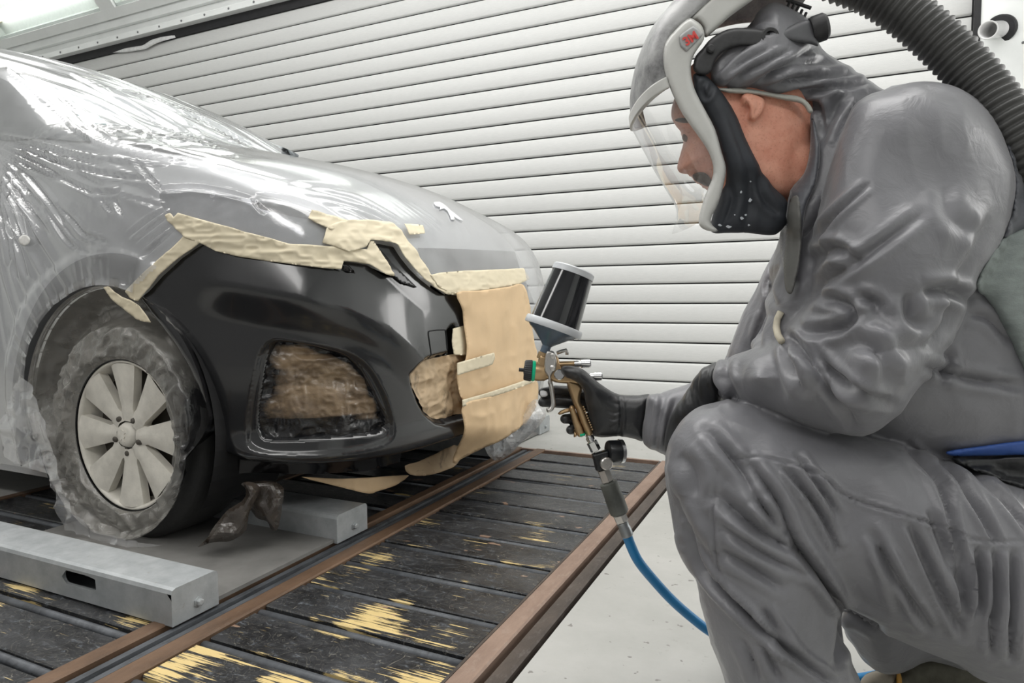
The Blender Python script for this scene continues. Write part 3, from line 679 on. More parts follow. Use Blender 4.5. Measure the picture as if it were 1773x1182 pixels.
# ------------------------------------------------------------------ masking tape strips
def tape(poly,label,off=.021,seed=0,amp=.0055,step=2.4):
    o=patch('masking_tape',poly,off,M_TAPE,None,step,lambda v,P:amp*(.55*ridged(P*[1,1,3.5],13,seed)+.45*ridged(P*[1,1,2],34,seed+1)),rnd=1,thick=.001); tag(o,label,'masking tape',  'masking tape strips'); return o
tape([(300,385),(297,376),(305,372),(312,380),(318,372),(345,380),(380,390),(410,398),(430,405),(470,415),(500,424),(540,427),(572,430),(600,432),(630,436),(634,423),(640,424),(660,452),(677,480),(662,478),(634,460),(612,456),(592,454),(588,468),(560,466),(520,461),(470,454),(420,446),(380,436),(358,424),(330,414),(318,402)],'long wrinkled cream tape along the headlight edge above the bumper',seed=61)
tape([(330,408),(352,414),(357,420),(342,432),(318,448),(285,478),(250,522),(236,516),(228,505),(246,486),(262,470),(282,452),(310,428)],'cream tape strip slanting from the headlight down to the wheel arch',seed=63,amp=.002)
tape([(194,498),(202,496),(214,506),(226,514),(242,520),(256,530),(268,545),(276,558),(262,556),(250,552),(236,540),(220,528),(206,516)],'short folded cream tape tab curling at the top of the wheel arch',off=.026,seed=65,amp=.004)
tape([(537,372),(545,374),(590,388),(600,391),(570,405),(562,400),(532,384)],'short cream tape piece on the headlight brow',seed=67,off=.023)
tape([(562,402),(575,394),(600,390),(640,390),(668,392),(684,404),(700,425),(722,455),(737,480),(744,494),(760,504),(790,506),(790,512),(762,511),(742,499),(722,483),(706,467),(690,447),(678,428),(655,424),(634,422),(628,432),(600,440),(575,430),(556,424),(560,412)],'cream tape running from the headlight corner down beside the grille',seed=69,off=.024)
tape([(692,396),(724,398),(727,412),(700,414)],'square cream tape patch on the film at the bonnet corner',off=.026,seed=71,amp=.002)
tape([(734,480),(752,476),(800,472),(860,470),(896,468),(906,486),(890,494),(850,501),(800,507),(792,510),(765,509),(748,498)],'wide cream tape band above the hanging paper',seed=73,off=.027,amp=.003)
o=tape([(782,569),(806,562),(830,563),(830,616),(784,614),(780,592)],'cream tape patch beside the towing-eye cover',off=.004,seed=75,amp=.002)
def on_sheet(poly,label,Xo,seed):
    v,f=fill(np.asarray(poly,float),3); f=f[:,::-1]; P=at(v[:,0],v[:,1],X=-1.092-.03*sstep(860,940,v[:,0])+.012*np.sin((v[:,0]-800)/50)+Xo); P=P+np.array([1,0,0])*(.002*ridged(P,30,seed))[:,None]
    o=npmesh('masking_tape',P,f,M_TAPE,None); md=o.modifiers.new('thickness','SOLIDIFY'); md.thickness=.001; tag(o,label,'masking tape','masking tape strips')
on_sheet([(792,628),(840,614),(855,610),(857,620),(852,631),(810,644),(791,650)],'short pale tape strip holding the upper paper sheet',.004,77)
on_sheet([(800,692),(830,684),(880,668),(925,652),(928,660),(880,678),(840,690),(800,704)],'narrow pale tape seam joining the two hanging papers',.012,79)
# ------------------------------------------------------------------ wheels
M_TYRE=simple('tyre_rubber',(.018,.018,.018),.7,0,.2,60,.3,200)
M_RIM=simple('dusty_cream_wheel',(.70,.67,.60),.40,0,.16,14,.5,60)
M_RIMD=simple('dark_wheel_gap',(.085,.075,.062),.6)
def wheel(yo,s):
    """s=-1: outer face towards -Y"""
    c=(XW,yo,ZW); w=.215
    tp=[(.0,.235),(.006,.250),(.002,.285),(.008,.315),(.022,.330),(.05,.335),(.165,.335),(.193,.330),(.207,.31),(.215,.25),(.20,.235)]
    t=MB().lathe(c,(0,-s,0),tp,64,(False,False)).build('tyre',M_TYRE,car,True)
    rm=MB().lathe(c,(0,-s,0),[(.012,.238),(.004,.236),(.002,.230),(.006,.225),(.012,.222),(.05,.215),(.10,.20),(.13,.19)],64,(False,False)).build('rim',M_RIM,car,True)
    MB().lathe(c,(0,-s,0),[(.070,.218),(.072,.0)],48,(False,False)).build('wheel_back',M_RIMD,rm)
    mb=None
    first=None
    for k in range(8):
        a=math.radians(92+45*k); V=[];Fc=[]
        rr=np.linspace(.045,.226,9)
        for r in rr:
            q=(r-.045)/.181; hw=math.radians(30-13*q) if r<.07 else math.radians(16.5-2.0*q+4*(1-q)**3)
            y=.020-.016*q**1.5-.010*(1-q); 
            for j,(u,dy) in enumerate(((-1,.030),(-1,.004),(-.35,-.004),(.25,-.003),(1,.006),(1,.03))):
                ang=a+hw*u; V.append((XW+r*math.cos(ang),yo-s*(y+dy),ZW+r*math.sin(ang)))
        Fc=gridfaces(9,6); o=mesh('spoke',V,Fc.tolist(),M_RIM,rm); o.data.shade_smooth(); o.data.set_sharp_from_angle(angle=math.radians(35))
    h=MB().lathe(c,(0,-s,0),[(-.004,.0),(-.004,.026),(.0,.034),(.012,.040),(.03,.046)],32,(False,False)).build('hub_cap',M_RIM,rm,True)
    # raised emblem on the cap
    em=np.array([(-.012,.016),(-.004,.020),(.004,.015),(.010,.018),(.014,.010),(.006,.006),(.010,-.002),(.004,-.010),(.008,-.019),(.0,-.020),(-.004,-.010),(-.010,-.016),(-.014,-.010),(-.006,-.002),(-.010,.006)])
    V=[(XW+p[0],yo+s*.003,ZW+p[1]) for p in em]+[(XW+p[0],yo+s*.006,ZW+p[1]) for p in em]; n=len(em)
    mesh('emblem',V,[tuple(range(n,2*n))]+[(i,(i+1)%n,n+(i+1)%n,n+i) for i in range(n)],M_RIM,h)
    for k in range(5):
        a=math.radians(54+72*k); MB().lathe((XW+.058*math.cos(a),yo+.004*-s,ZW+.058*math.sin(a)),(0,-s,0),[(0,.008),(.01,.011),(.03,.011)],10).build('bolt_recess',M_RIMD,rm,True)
wheel(1.345,-1); wheel(2*YC-1.345,1)
# ------------------------------------------------------------------ film over the car
G=hullgrid(360,200,560,-3.75); nr,nc=G.shape[:2]; Fg=gridfaces(nr,nc); V=G.reshape(-1,3); Nn=hgrad(V)
X,Y,Z=V.T
d=np.full(len(V),.014)
# fan of tight folds pulled from the mirror down the front wing
fx,fz=-2.66,1.30; dx,dz=X-fx,Z-fz; r=np.hypot(dx,dz); a=np.arctan2(dz,dx)
side=sstep(.3,.8,-Nn[:,1]); fan=side*np.exp(-(r/.55)**2)*sstep(.03,.18,r)*sstep(.35,0,a)
aw=a+.10*noise(np.stack([a*3,r*2],-1),1.0,5)
d+=fan*r*.055*(ridged(np.stack([aw*9,r*.6],-1),1.0,11)*.6+ridged(np.stack([aw*23,r*1.2],-1),1.0,12)*.4)
# long drawn streaks on the windscreen and bonnet
tp=sstep(.45,.8,Nn[:,2]); u=(Y-YC)*.55+(X+2.2)*.82; v_=(Y-YC)*.82-(X+2.2)*.55
st=ridged(np.stack([u*1.1+.25*noise(V,2.0,8),v_*14],-1),1.0,21); st2=ridged(np.stack([u*1.5,v_*38+2*noise(V,3,9)],-1),1.0,22)
ws=sstep(-2.15,-2.45,X)
d+=tp*(.0035+.0045*ws)*st*sstep(-.1,.6,noise(V,2.2,23)+.3*ws)+tp*.0015*st2*sstep(0,.5,noise(V,4,24)+.4*ws)
# small rumples everywhere, pulled lines near the arch
d+=.0008*ridged(V*[1,1,1],17,31)*sstep(.1,.7,noise(V,5,32))
ra=np.hypot(X-AX,Z-AZ); an=np.arctan2(Z-AZ,X-AX); nearside=(Y<YC)
d+=nearside*side*np.exp(-((ra-.47)/.07)**2)*.0018*ridged(np.stack([an*16,ra*3],-1),1.0,33)
d+=.012*side*nearside*sstep(.50,.53,ra)*0+.010*side*nearside*(sstep(.56,.52,ra))
# gathers leading to the tape at the headlight tail
gx,gz=-1.66,.955; rg=np.hypot(X-gx,Z-gz); ag=np.arctan2(Z-gz,X-gx)
d+=nearside*side*np.exp(-(rg/.13)**2)*.0014*np.sin(ag*26)*sstep(.01,.05,rg)
# sheet hangs loose off the far front corner
d+=.085*np.exp(-((X+1.24)/.22)**2-((Y-3.02)/.34)**2-((Z-.62)/.55)**2)
d+=sstep(2.55,2.85,Y)*sstep(-1.5,-1.25,X)*.012*ridged(np.stack([Y*9,Z*1.5],-1),1.0,41)
Vf=V+Nn*d[:,None]
Vf,Ff=arch_cut(Vf,Fg,.432)
pp=pix(Vf); NOF=np.array([(212,512),(225,505),(262,470),(335,409),(360,414),(420,432),(500,442),(560,446),(622,440),(588,420),(572,404),(640,400),(676,412),(700,446),(722,472),(740,486),(800,484),(890,478),(914,492),(930,540),(945,640),(940,800),(700,900),(372,900),(350,740),(318,650),(262,560)],float)
c=pp[Ff].mean(1); cn=Nn[Ff].mean(1); cw=Vf[Ff].mean(1)
facing=np.einsum('ij,ij->i',cn,O-cw)>-.02
drop=inside(NOF,c[:,0],c[:,1])&facing&(cw[:,0]>-1.95)
drop|=(cw[:,2]<.17)|((cw[:,0]>-1.55)&(cw[:,1]<2.6)&(cw[:,2]<.5))
Ff=Ff[~drop]; used=np.unique(Ff); mp=-np.ones(len(Vf),int); mp[used]=np.arange(len(used))
film=npmesh('plastic_sheet',Vf[used],mp[Ff],M_FILM,None)
tag(film,'large milky plastic sheet drawn tight over the car bonnet, windscreen and wing','plastic sheet')
# emblem pressed through the film, sticker on the screen
patch('emblem',[(747,358),(756,357),(764,361),(770,366),(776,372),(784,378),(790,383),(797,389),(792,388),(786,385),(780,381),(783,387),(776,387),(774,380),(770,372),(764,368),(756,370),(758,366),(750,364)],.019,simple('white_emblem',(.85,.86,.88),.25),car,2,rnd=1,thick=.003)
patch('sticker',[(132,203),(164,203),(186,222),(152,222)],.0165,simple('pale_cyan_sticker',(.62,.86,.86),.4),car,4,rnd=1)
# ------------------------------------------------------------------ film over the near wheel
na,nrad=220,60; A=np.linspace(0,2*math.pi,na,endpoint=False)
rp=np.array([.432,.425,.41,.385,.36,.338,.322,.295,.262,.245,.238]); yp=np.array([1.322,1.335,1.375,1.42,1.415,1.375,1.341,1.333,1.335,1.337,1.343])
rr=np.interp(np.linspace(0,1,nrad),np.linspace(0,1,len(rp)),rp); yy=np.interp(np.linspace(0,1,nrad),np.linspace(0,1,len(rp)),yp)
# the film hangs over the arch lip above, and is tucked to the tyre below
V=[];
for i in range(nrad):
    r=rr[i]; f=(r-.238)/(.432-.238)
    up_=sstep(-.25,.15,np.sin(A)); Rl=.238+(r-.238)*(up_+(1-up_)*.60)
    cx=AX*f+XW*(1-f); cz=(AZ*f+ZW*(1-f))
    x=cx+Rl*np.cos(A); z=np.maximum(cz+Rl*np.sin(A),.024)
    y0_=np.interp(Rl,rp[::-1],yp[::-1])
    y=np.where(up_>.5,yy[i],y0_)
    y=yy[i]*up_+np.interp(Rl,[.238,.245,.262,.295,.322,.345,.36],[1.343,1.337,1.335,1.333,1.338,1.322,1.30])*(1-up_)
    V.append(np.stack([x,y,z],-1))
V=np.array(V); q=V.reshape(-1,3); an=np.arctan2(q[:,2]-ZW,q[:,0]-XW); rw=np.hypot(q[:,0]-XW,q[:,2]-ZW)
amp=.0085*np.repeat(sstep(0,.12,np.linspace(0,1,nrad))*sstep(1,.85,np.linspace(0,1,nrad)),na)
w=amp*(.7*ridged(np.stack([an*7+3*noise(q,6,51),rw*14],-1),1.0,52)+.6*ridged(q,30,53)); q=q+np.array([0,-1,0])*np.abs(w)[:,None]*1.6
q[:,1]-=.012*np.exp(-((rw-.27)/.012)**2)*np.exp(-((an-2.6)/.6)**2)
i=np.arange(nrad*na).reshape(nrad,na); j=np.roll(i,-1,1); Fw=np.stack([i[:-1],j[:-1],j[1:],i[1:]],-1).reshape(-1,4)
o=npmesh('plastic_wrap',q,Fw,M_WRAP,None); tag(o,'dusty wrinkled film wrapped around the near front tyre and wheel arch','plastic film')
# loose drape from the sill down past the tyre
def drape(poly,Yf,m,label,amp,seed,step=4,name='plastic_flap'):
    v,f=fill(smoothpoly(poly,2),step); f=f[:,::-1]; P=at(v[:,0],v[:,1],Y=Yf(v[:,0],v[:,1])); P[:,2]=np.maximum(P[:,2],.022)
    w=amp*(.6*ridged(P*[2,1,1],8,seed)+.4*ridged(P,24,seed+1)); P[:,1]-=np.abs(w)
    o=npmesh(name,P,f,m,None); tag(o,label,'plastic film'); return o
drape([(40,650),(75,700),(92,760),(112,830),(128,880),(165,912),(240,936),(290,940),(235,946),(170,932),(112,910),(98,860),(88,820),(50,806),(8,790),(8,720)],lambda x,y:1.305-.02*sstep(700,900,y),M_FILM,'milky film flap trailing to the ground behind the front tyre',.02,61)
# knots of sprayed film on the trolley plate
def blob(px,py,z,rx,ry,rz,m,label,seed,name='film_knot',amp=.4,cat='plastic film'):
    bm=bmesh.new(); bmesh.ops.create_icosphere(bm,subdivisions=4,radius=1); v=np.array([q.co[:] for q in bm.verts]); f=[[q.index for q in t.verts] for t in bm.faces]; bm.free()
    c=at(px,py,z); s=1+amp*(.8*noise(v,1.5,seed)-.5*np.abs(noise(v,2.6,seed+1))+.5*noise(v,5,seed+2)+.5*noise(v,11,seed+3)); v=v*s[:,None]
    P=c+np.outer(v[:,0]*rx,r0)+np.outer(v[:,1]*rz,np.array([-r0[1],r0[0],0]))+np.outer(v[:,2]*ry,[0,0,1]); P[:,2]=np.maximum(P[:,2],.0235)
    o=npmesh(name,P,f,m,None,False); tag(o,label,cat,'knots of bunched film'); return o
def foil(poly,z,R,m,label,seed,step=6,amp=.013):
    Vx,Fx=inflate(smoothpoly(poly,2),z,R,step); nz=ridged(Vx,17,seed)*.6+noise(Vx,34,seed+1)*.6; Vx=Vx+np.outer(nz*amp,-fwd)+np.outer(noise(Vx,26,seed+2)*amp*.4,up); Vx[:,2]=np.maximum(Vx[:,2],.0235)
    o=npmesh('film_knot',Vx,Fx,m,None,False); weld(o,1e-4); tag(o,label,'plastic film','knots of bunched film'); return o
foil([(345,944),(362,928),(374,905),(395,882),(420,868),(428,850),(418,838),(436,834),(450,842),(442,866),(432,890),(426,915),(402,937),(380,938),(362,940)],1.93,15,M_SPRAYED,'low knot of bunched brown film trailing beside the tyre tread',71)
foil([(428,838),(450,830),(475,832),(493,845),(491,870),(485,900),(479,919),(468,915),(462,900),(444,897),(430,872)],1.99,18,M_SPRAYED,'taller knot of bunched brown film hanging under the bumper',75)
# bag of clear film round the far wheel
pol=smoothpoly([(836,765),(846,752),(862,744),(880,730),(905,712),(925,690),(938,700),(946,716),(935,735),(918,752),(900,768),(880,788),(862,797),(848,790)],3)
Vx,Fx=inflate(pol,2.86,34,5); nz=ridged(Vx,14,81)*.6+ridged(Vx,30,82)*.4; Vx=Vx+np.outer(nz*.016,-fwd); Vx[:,2]=np.maximum(Vx[:,2],.02)
o=npmesh('film_bag',Vx,Fx,M_CLEAR,None,False); weld(o,1e-4); tag(o,'crumpled clear film bag at the far front wheel by the rail','plastic film')

o=patch('tape_dot',[(57+10*math.cos(t),418+9*math.sin(t)) for t in np.linspace(0,6.28,17)[:-1]],.026,simple('white_sticker',(.78,.77,.74),.6),None,3,rnd=1,thick=.001); tag(o,'small round white sticker on the film of the front wing','sticker')
v,f=fill(np.array([(194,91),(215,83),(248,78),(262,68),(300,60),(304,64),(270,75),(252,85),(216,90)],float),6)
o=npmesh('tape_scrap',at(v[:,0],v[:,1],Y=YD-.035)+np.outer(noise(v,.05,5)*.012,[0,-1,0]),f[:,::-1],simple('white_torn_tape',(.80,.80,.80),.6),None); md=o.modifiers.new('thickness','SOLIDIFY'); md.thickness=.002; tag(o,'torn white tape scrap hanging at the top edge of the roller door','masking tape')
# ------------------------------------------------------------------ person
def zpts(ctrl):
    c=np.array(ctrl,float)
    def f(x,y):
        x=np.asarray(x,float);y=np.asarray(y,float); d=(x[...,None]-c[:,0])**2+(y[...,None]-c[:,1])**2+400; w=1/d**1.5
        return (w*c[:,2]).sum(-1)/w.sum(-1)
    return f
def remesh(name,parts,voxel,m,parent,smooth_it=6):
    V=[];Fc=[];n=0
    for v,f in parts:
        V.append(np.asarray(v,float)); Fc+=[tuple(int(i)+n for i in t) for t in f]; n+=len(v)
    o=npmesh(name,np.vstack(V),Fc,None,None); weld(o,1e-5)
    a=o.modifiers.new('r','REMESH'); a.mode='VOXEL'; a.voxel_size=voxel; a.use_smooth_shade=True
    b=o.modifiers.new('s','SMOOTH'); b.iterations=smooth_it; b.factor=.5
    dg=bpy.context.evaluated_depsgraph_get(); me=bpy.data.meshes.new_from_object(o.evaluated_get(dg)); old=o.data
    o.modifiers.clear(); o.data=me; bpy.data.meshes.remove(old); me.name=name; me.materials.clear(); me.materials.append(m); me.shade_smooth()
    if parent: o.parent=parent; o.matrix_parent_inverse=parent.matrix_world.inverted()
    return o
def capsule(a,b,ra,rb,seg=16,n=10):
    a=np.asarray(a,float);b=np.asarray(b,float); L=np.linalg.norm(b-a); pr=[]
    for k in range(7): t=math.pi/2*k/6; pr.append((-ra*math.cos(t),max(ra*math.sin(t),1e-4)))
    for k in range(1,n): pr.append((L*k/n,ra+(rb-ra)*k/n))
    for k in range(7): t=math.pi/2*k/6; pr.append((L+rb*math.sin(t),max(rb*math.cos(t),1e-4)))
    mb=MB().lathe(a,b-a,pr,seg); return np.array(mb.V),mb.F
def getV(o):
    n=len(o.data.vertices); V=np.empty(n*3); o.data.vertices.foreach_get('co',V); Nn=np.empty(n*3); o.data.vertices.foreach_get('normal',Nn); return V.reshape(-1,3),Nn.reshape(-1,3)
def setV(o,V): o.data.vertices.foreach_set('co',V.ravel()); o.data.update()
def folds(o,lines,g=6,tol=.05):
    """press traced creases into the side of the cloth that the traced line lies on"""
    V,Nn=getV(o); p=pix(V); fc=np.einsum('ij,ij->i',Nn,O-V)/np.linalg.norm(O-V,axis=1)
    ix=np.floor(p[:,0]/g).astype(int); iy=np.floor(p[:,1]/g).astype(int); ix-=ix.min(); iy-=iy.min()
    zb=np.full((ix.max()+2,iy.max()+2),9.0); np.minimum.at(zb,(ix,iy),p[:,2]); vis=(p[:,2]<zb[ix,iy]+tol)&(fc>-.1)
    d=np.zeros(len(V))
    for pts,a,w in lines:
        L=smoothpoly(pts,5,False); D,t=dist_line(L,p[:,0],p[:,1],False); env=np.sin(np.clip(t,0,1)*math.pi)**.5*.85+.15
        d+=np.where(vis,a*env*(-(.5*np.exp(-(D/w)**2)+.5*np.exp(-1.3*D/w))+.55*np.exp(-((D-2.1*w)/(1.1*w))**2)),0)
    setV(o,V+Nn*d[:,None])
def m_cloth(name,c,rough,sheen=.3):
    m,nt,b=newmat(name); t=tex(nt,'noise',7,5,.6); lo=tuple(x*.86 for x in c)+(1,); hi=tuple(x*1.12 for x in c)+(1,)
    nt.links.new(ramp(nt,t,.3,.7,lo,hi),b.inputs['Base Color']); b.inputs['Roughness'].default_value=rough; b.inputs['Sheen Weight'].default_value=sheen; b.inputs['Sheen Roughness'].default_value=.4
    b.inputs['Specular IOR Level'].default_value=.6
    bump(nt,b,tex(nt,'noise',28,5,.55,(1,1,1),'obj',.8),.30,.006); return m
M_SUIT=m_cloth('grey_satin_coverall',(.185,.185,.20),.37,.2)
M_SUITD=m_cloth('dark_grey_cloth_and_shade',(.085,.09,.105),.48)
M_GLOVE=m_cloth('black_nitrile_glove',(.022,.023,.025),.42,.1)
def m_skin():
    m,nt,b=newmat('skin'); t=tex(nt,'noise',26,6,.6); c=ramp(nt,t,.3,.72,(.66,.26,.17,1),(.90,.47,.34,1))
    s=tex(nt,'noise',330,3,.6); c=mixc(nt,ramp(nt,s,.55,.72,(0,0,0,1),(.55,.55,.55,1)),c,(.50,.19,.12))
    nt.links.new(c,b.inputs['Base Color']); b.inputs['Roughness'].default_value=.45; b.inputs['Subsurface Weight'].default_value=.12; b.inputs['Subsurface Radius'].default_value=(.01,.004,.002); b.inputs['Subsurface Scale'].default_value=.5
    bump(nt,b,s,.25,.0015); return m
M_SKIN=m_skin()
fz=lambda *P:[(x*.2538,180+y*.2538) for x,y in P]
fw=lambda *P:[(x*.3384,y*.3384) for x,y in P]
fh=lambda *P:[(420+x*.1692,300+y*.1692) for x,y in P]
FILMF=[(fz((0,215),(300,270),(560,340),(860,380),(1182,410)),-.005,3),(fz((0,250),(200,320),(480,420),(740,480),(1040,520)),.007,3),(fz((0,290),(250,400),(500,540),(640,610)),.007,3),(fz((0,350),(180,480),(300,620),(440,800)),.006,3),(fz((0,430),(120,600),(200,720)),.006,3),
 (fz((0,510),(100,660),(150,800),(190,950)),.005,3),(fz((0,620),(60,820),(110,1182)),.005,3),(fz((0,700),(40,900),(70,1100)),.005,3),(fz((310,710),(400,850),(470,940),(560,1000),(720,1015)),.004,2.6),(fz((390,690),(500,800),(580,890),(730,940)),.005,3),(fz((690,655),(770,740)),.004,2.4),(fz((790,650),(835,765)),.004,2.4),(fz((650,600),(780,605),(810,575)),.005,3),
 (fz((870,905),(1000,800),(1130,720)),.004,2.4),(fz((920,940),(1040,840),(1160,750)),.004,2.4),(fz((1010,950),(1100,870),(1182,820)),.004,2.4),(fz((980,1040),(1080,950),(1182,860)),.005,2.6),(fz((0,330),(300,470),(620,600)),.006,3),(fz((0,390),(160,560),(290,700)),.005,3),(fz((0,560),(90,760),(160,960)),.005,3),(fz((0,270),(350,380),(700,560)),.005,3),(fz((0,230),(260,300),(700,420)),.005,3),(fz((0,470),(150,650),(330,880)),.004,3),(fz((20,760),(120,960),(180,1180)),.004,3),
 (fz((920,390),(1010,490),(1100,580)),.004,2.6),(fz((1100,580),(1182,570)),.004,2.6),(fz((800,610),(960,660),(1140,710)),.003,2.4),
 (fw((0,330),(150,440),(280,560),(420,680),(560,750)),-.006,3.4),(fw((200,430),(500,540),(800,700),(960,740)),.005,2.6),(fw((350,380),(700,560),(1000,730)),.005,2.6),(fw((270,450),(450,640),(560,720)),.004,2.6),(fw((550,460),(850,580),(1100,760)),.005,2.6),(fw((620,470),(1000,600),(1230,720)),.005,2.6),(fw((300,500),(500,640),(620,700)),.004,2.6),(fw((720,500),(1050,640),(1300,760)),.004,2.6),(fw((430,600),(700,690),(900,730)),.004,2.4),(fw((650,740),(900,800),(1180,880)),.005,3),(fw((760,720),(1000,760),(1200,800)),.006,3),(fw((450,720),(800,800),(1180,870),(1500,950)),-.004,3),
 (fw((830,980),(960,960),(1100,975),(1290,1020)),.005,3),(fw((690,820),(770,910),(830,980)),.004,2.6),(fw((1300,980),(1310,1040),(1350,1090)),.005,2.6),
 (fh((560,130),(900,200),(1200,280),(1600,500)),.004,2.4),(fh((620,220),(950,290),(1300,400),(1500,510)),.004,2.4),(fh((800,310),(1100,370),(1400,520)),.004,2.4),(fh((380,110),(700,130),(950,150)),.003,2.2),(fh((150,180),(450,230),(800,350),(1080,520)),-.006,4)]
folds(film,[(a_,b_*2.0,c_) for a_,b_,c_ in FILMF],6,.06)
person=thing('person','crouching person in grey coverall and black gloves aiming a spray gun','person',(at(1380,1150,1.05)[0],at(1380,1150,1.05)[1],0))
TORSO=[(1352,405),(1337,455),(1330,500),(1325,544),(1313,576),(1302,606),(1330,640),(1400,715),(1500,780),(1600,820),(1700,838),(1800,860),(1920,860),(1985,700),(1975,520),(1930,380),(1850,260),(1780,200),(1700,160),(1620,142),(1555,146),(1500,168),(1450,205),(1412,250),(1388,310),(1372,365)]
ARM=[(1490,172),(1555,145),(1620,141),(1680,160),(1725,200),(1748,260),(1757,320),(1745,380),(1722,430),(1692,480),(1668,530),(1642,590),(1612,640),(1580,682),(1550,716),(1518,744),(1480,752),(1440,747),(1400,738),(1350,721),(1300,702),(1262,692),(1243,684),(1236,655),(1245,628),(1280,613),(1312,602),(1340,588),(1362,566),(1376,540),(1396,505),(1412,468),(1408,430),(1418,370),(1436,300),(1458,230)]
LEG=[(1153,786),(1155,858),(1176,935),(1202,994),(1227,1096),(1257,1182),(1285,1270),(1300,1320),(1400,1325),(1480,1310),(1496,1240),(1490,1182),(1474,1147),(1459,1109),(1461,1049),(1525,1088),(1601,1126),(1660,1151),(1700,1176),(1790,1205),(1900,1205),(2000,1110),(1990,960),(1910,880),(1773,838),(1665,810),(1610,786),(1559,765),(1491,750),(1406,735),(1355,716),(1312,701),(1278,694),(1244,695),(1206,705),(1176,735)]
RLEG=[(1440,960),(1452,1050),(1484,1130),(1524,1165),(1560,1165),(1612,1142),(1700,1160),(1800,1110),(1860,950),(1780,880),(1600,880)]
HOOD=[(1234,150),(1229,118),(1248,92),(1270,70),(1300,40),(1334,5),(1362,11),(1403,33),(1420,80),(1452,108),(1500,134),(1530,152),(1580,180),(1560,260),(1480,340),(1420,400),(1386,420),(1368,400),(1366,350),(1385,310),(1400,250),(1405,205),(1392,178),(1365,171),(1320,162),(1280,157)]
parts=[inflate(smoothpoly(TORSO,3),zpts([(1400,400,1.06),(1500,600,1.06),(1700,400,1.06),(1700,700,1.06)]),165,7),
       inflate(smoothpoly(ARM,3),zpts([(1620,230,.92),(1600,450,.88),(1530,650,.86),(1400,660,.94),(1330,655,1.0),(1250,655,1.07)]),98,6),
       inflate(smoothpoly(LEG,3),zpts([(1230,780,1.02),(1400,850,.99),(1600,950,.96),(1800,1000,.96),(1350,1000,1.0),(1370,1180,1.0)]),118,7),
       inflate(smoothpoly(RLEG,3),1.20,90,7),
       inflate(smoothpoly(HOOD,3),zpts([(1300,120,.995),(1250,130,.99),(1450,150,1.03),(1450,280,1.0),(1390,390,.99)]),66,5),
       capsule(at(1470,340,1.20),at(1345,560,1.24),.075,.062), capsule(at(1345,560,1.24),at(1290,690,1.26),.062,.062),capsule(at(1290,690,1.26),at(1150,722,1.20),.060,.043)]
suit=remesh('coverall',parts,.0036,M_SUIT,person,5)
q7=lambda *P:[(1100+.3807*x,300+.3807*y) for x,y in P]
q8=lambda *P:[(1100+.4246*x,680+.4246*y) for x,y in P]
q1=lambda *P:[(1050+.2538*x,.2538*y) for x,y in P]
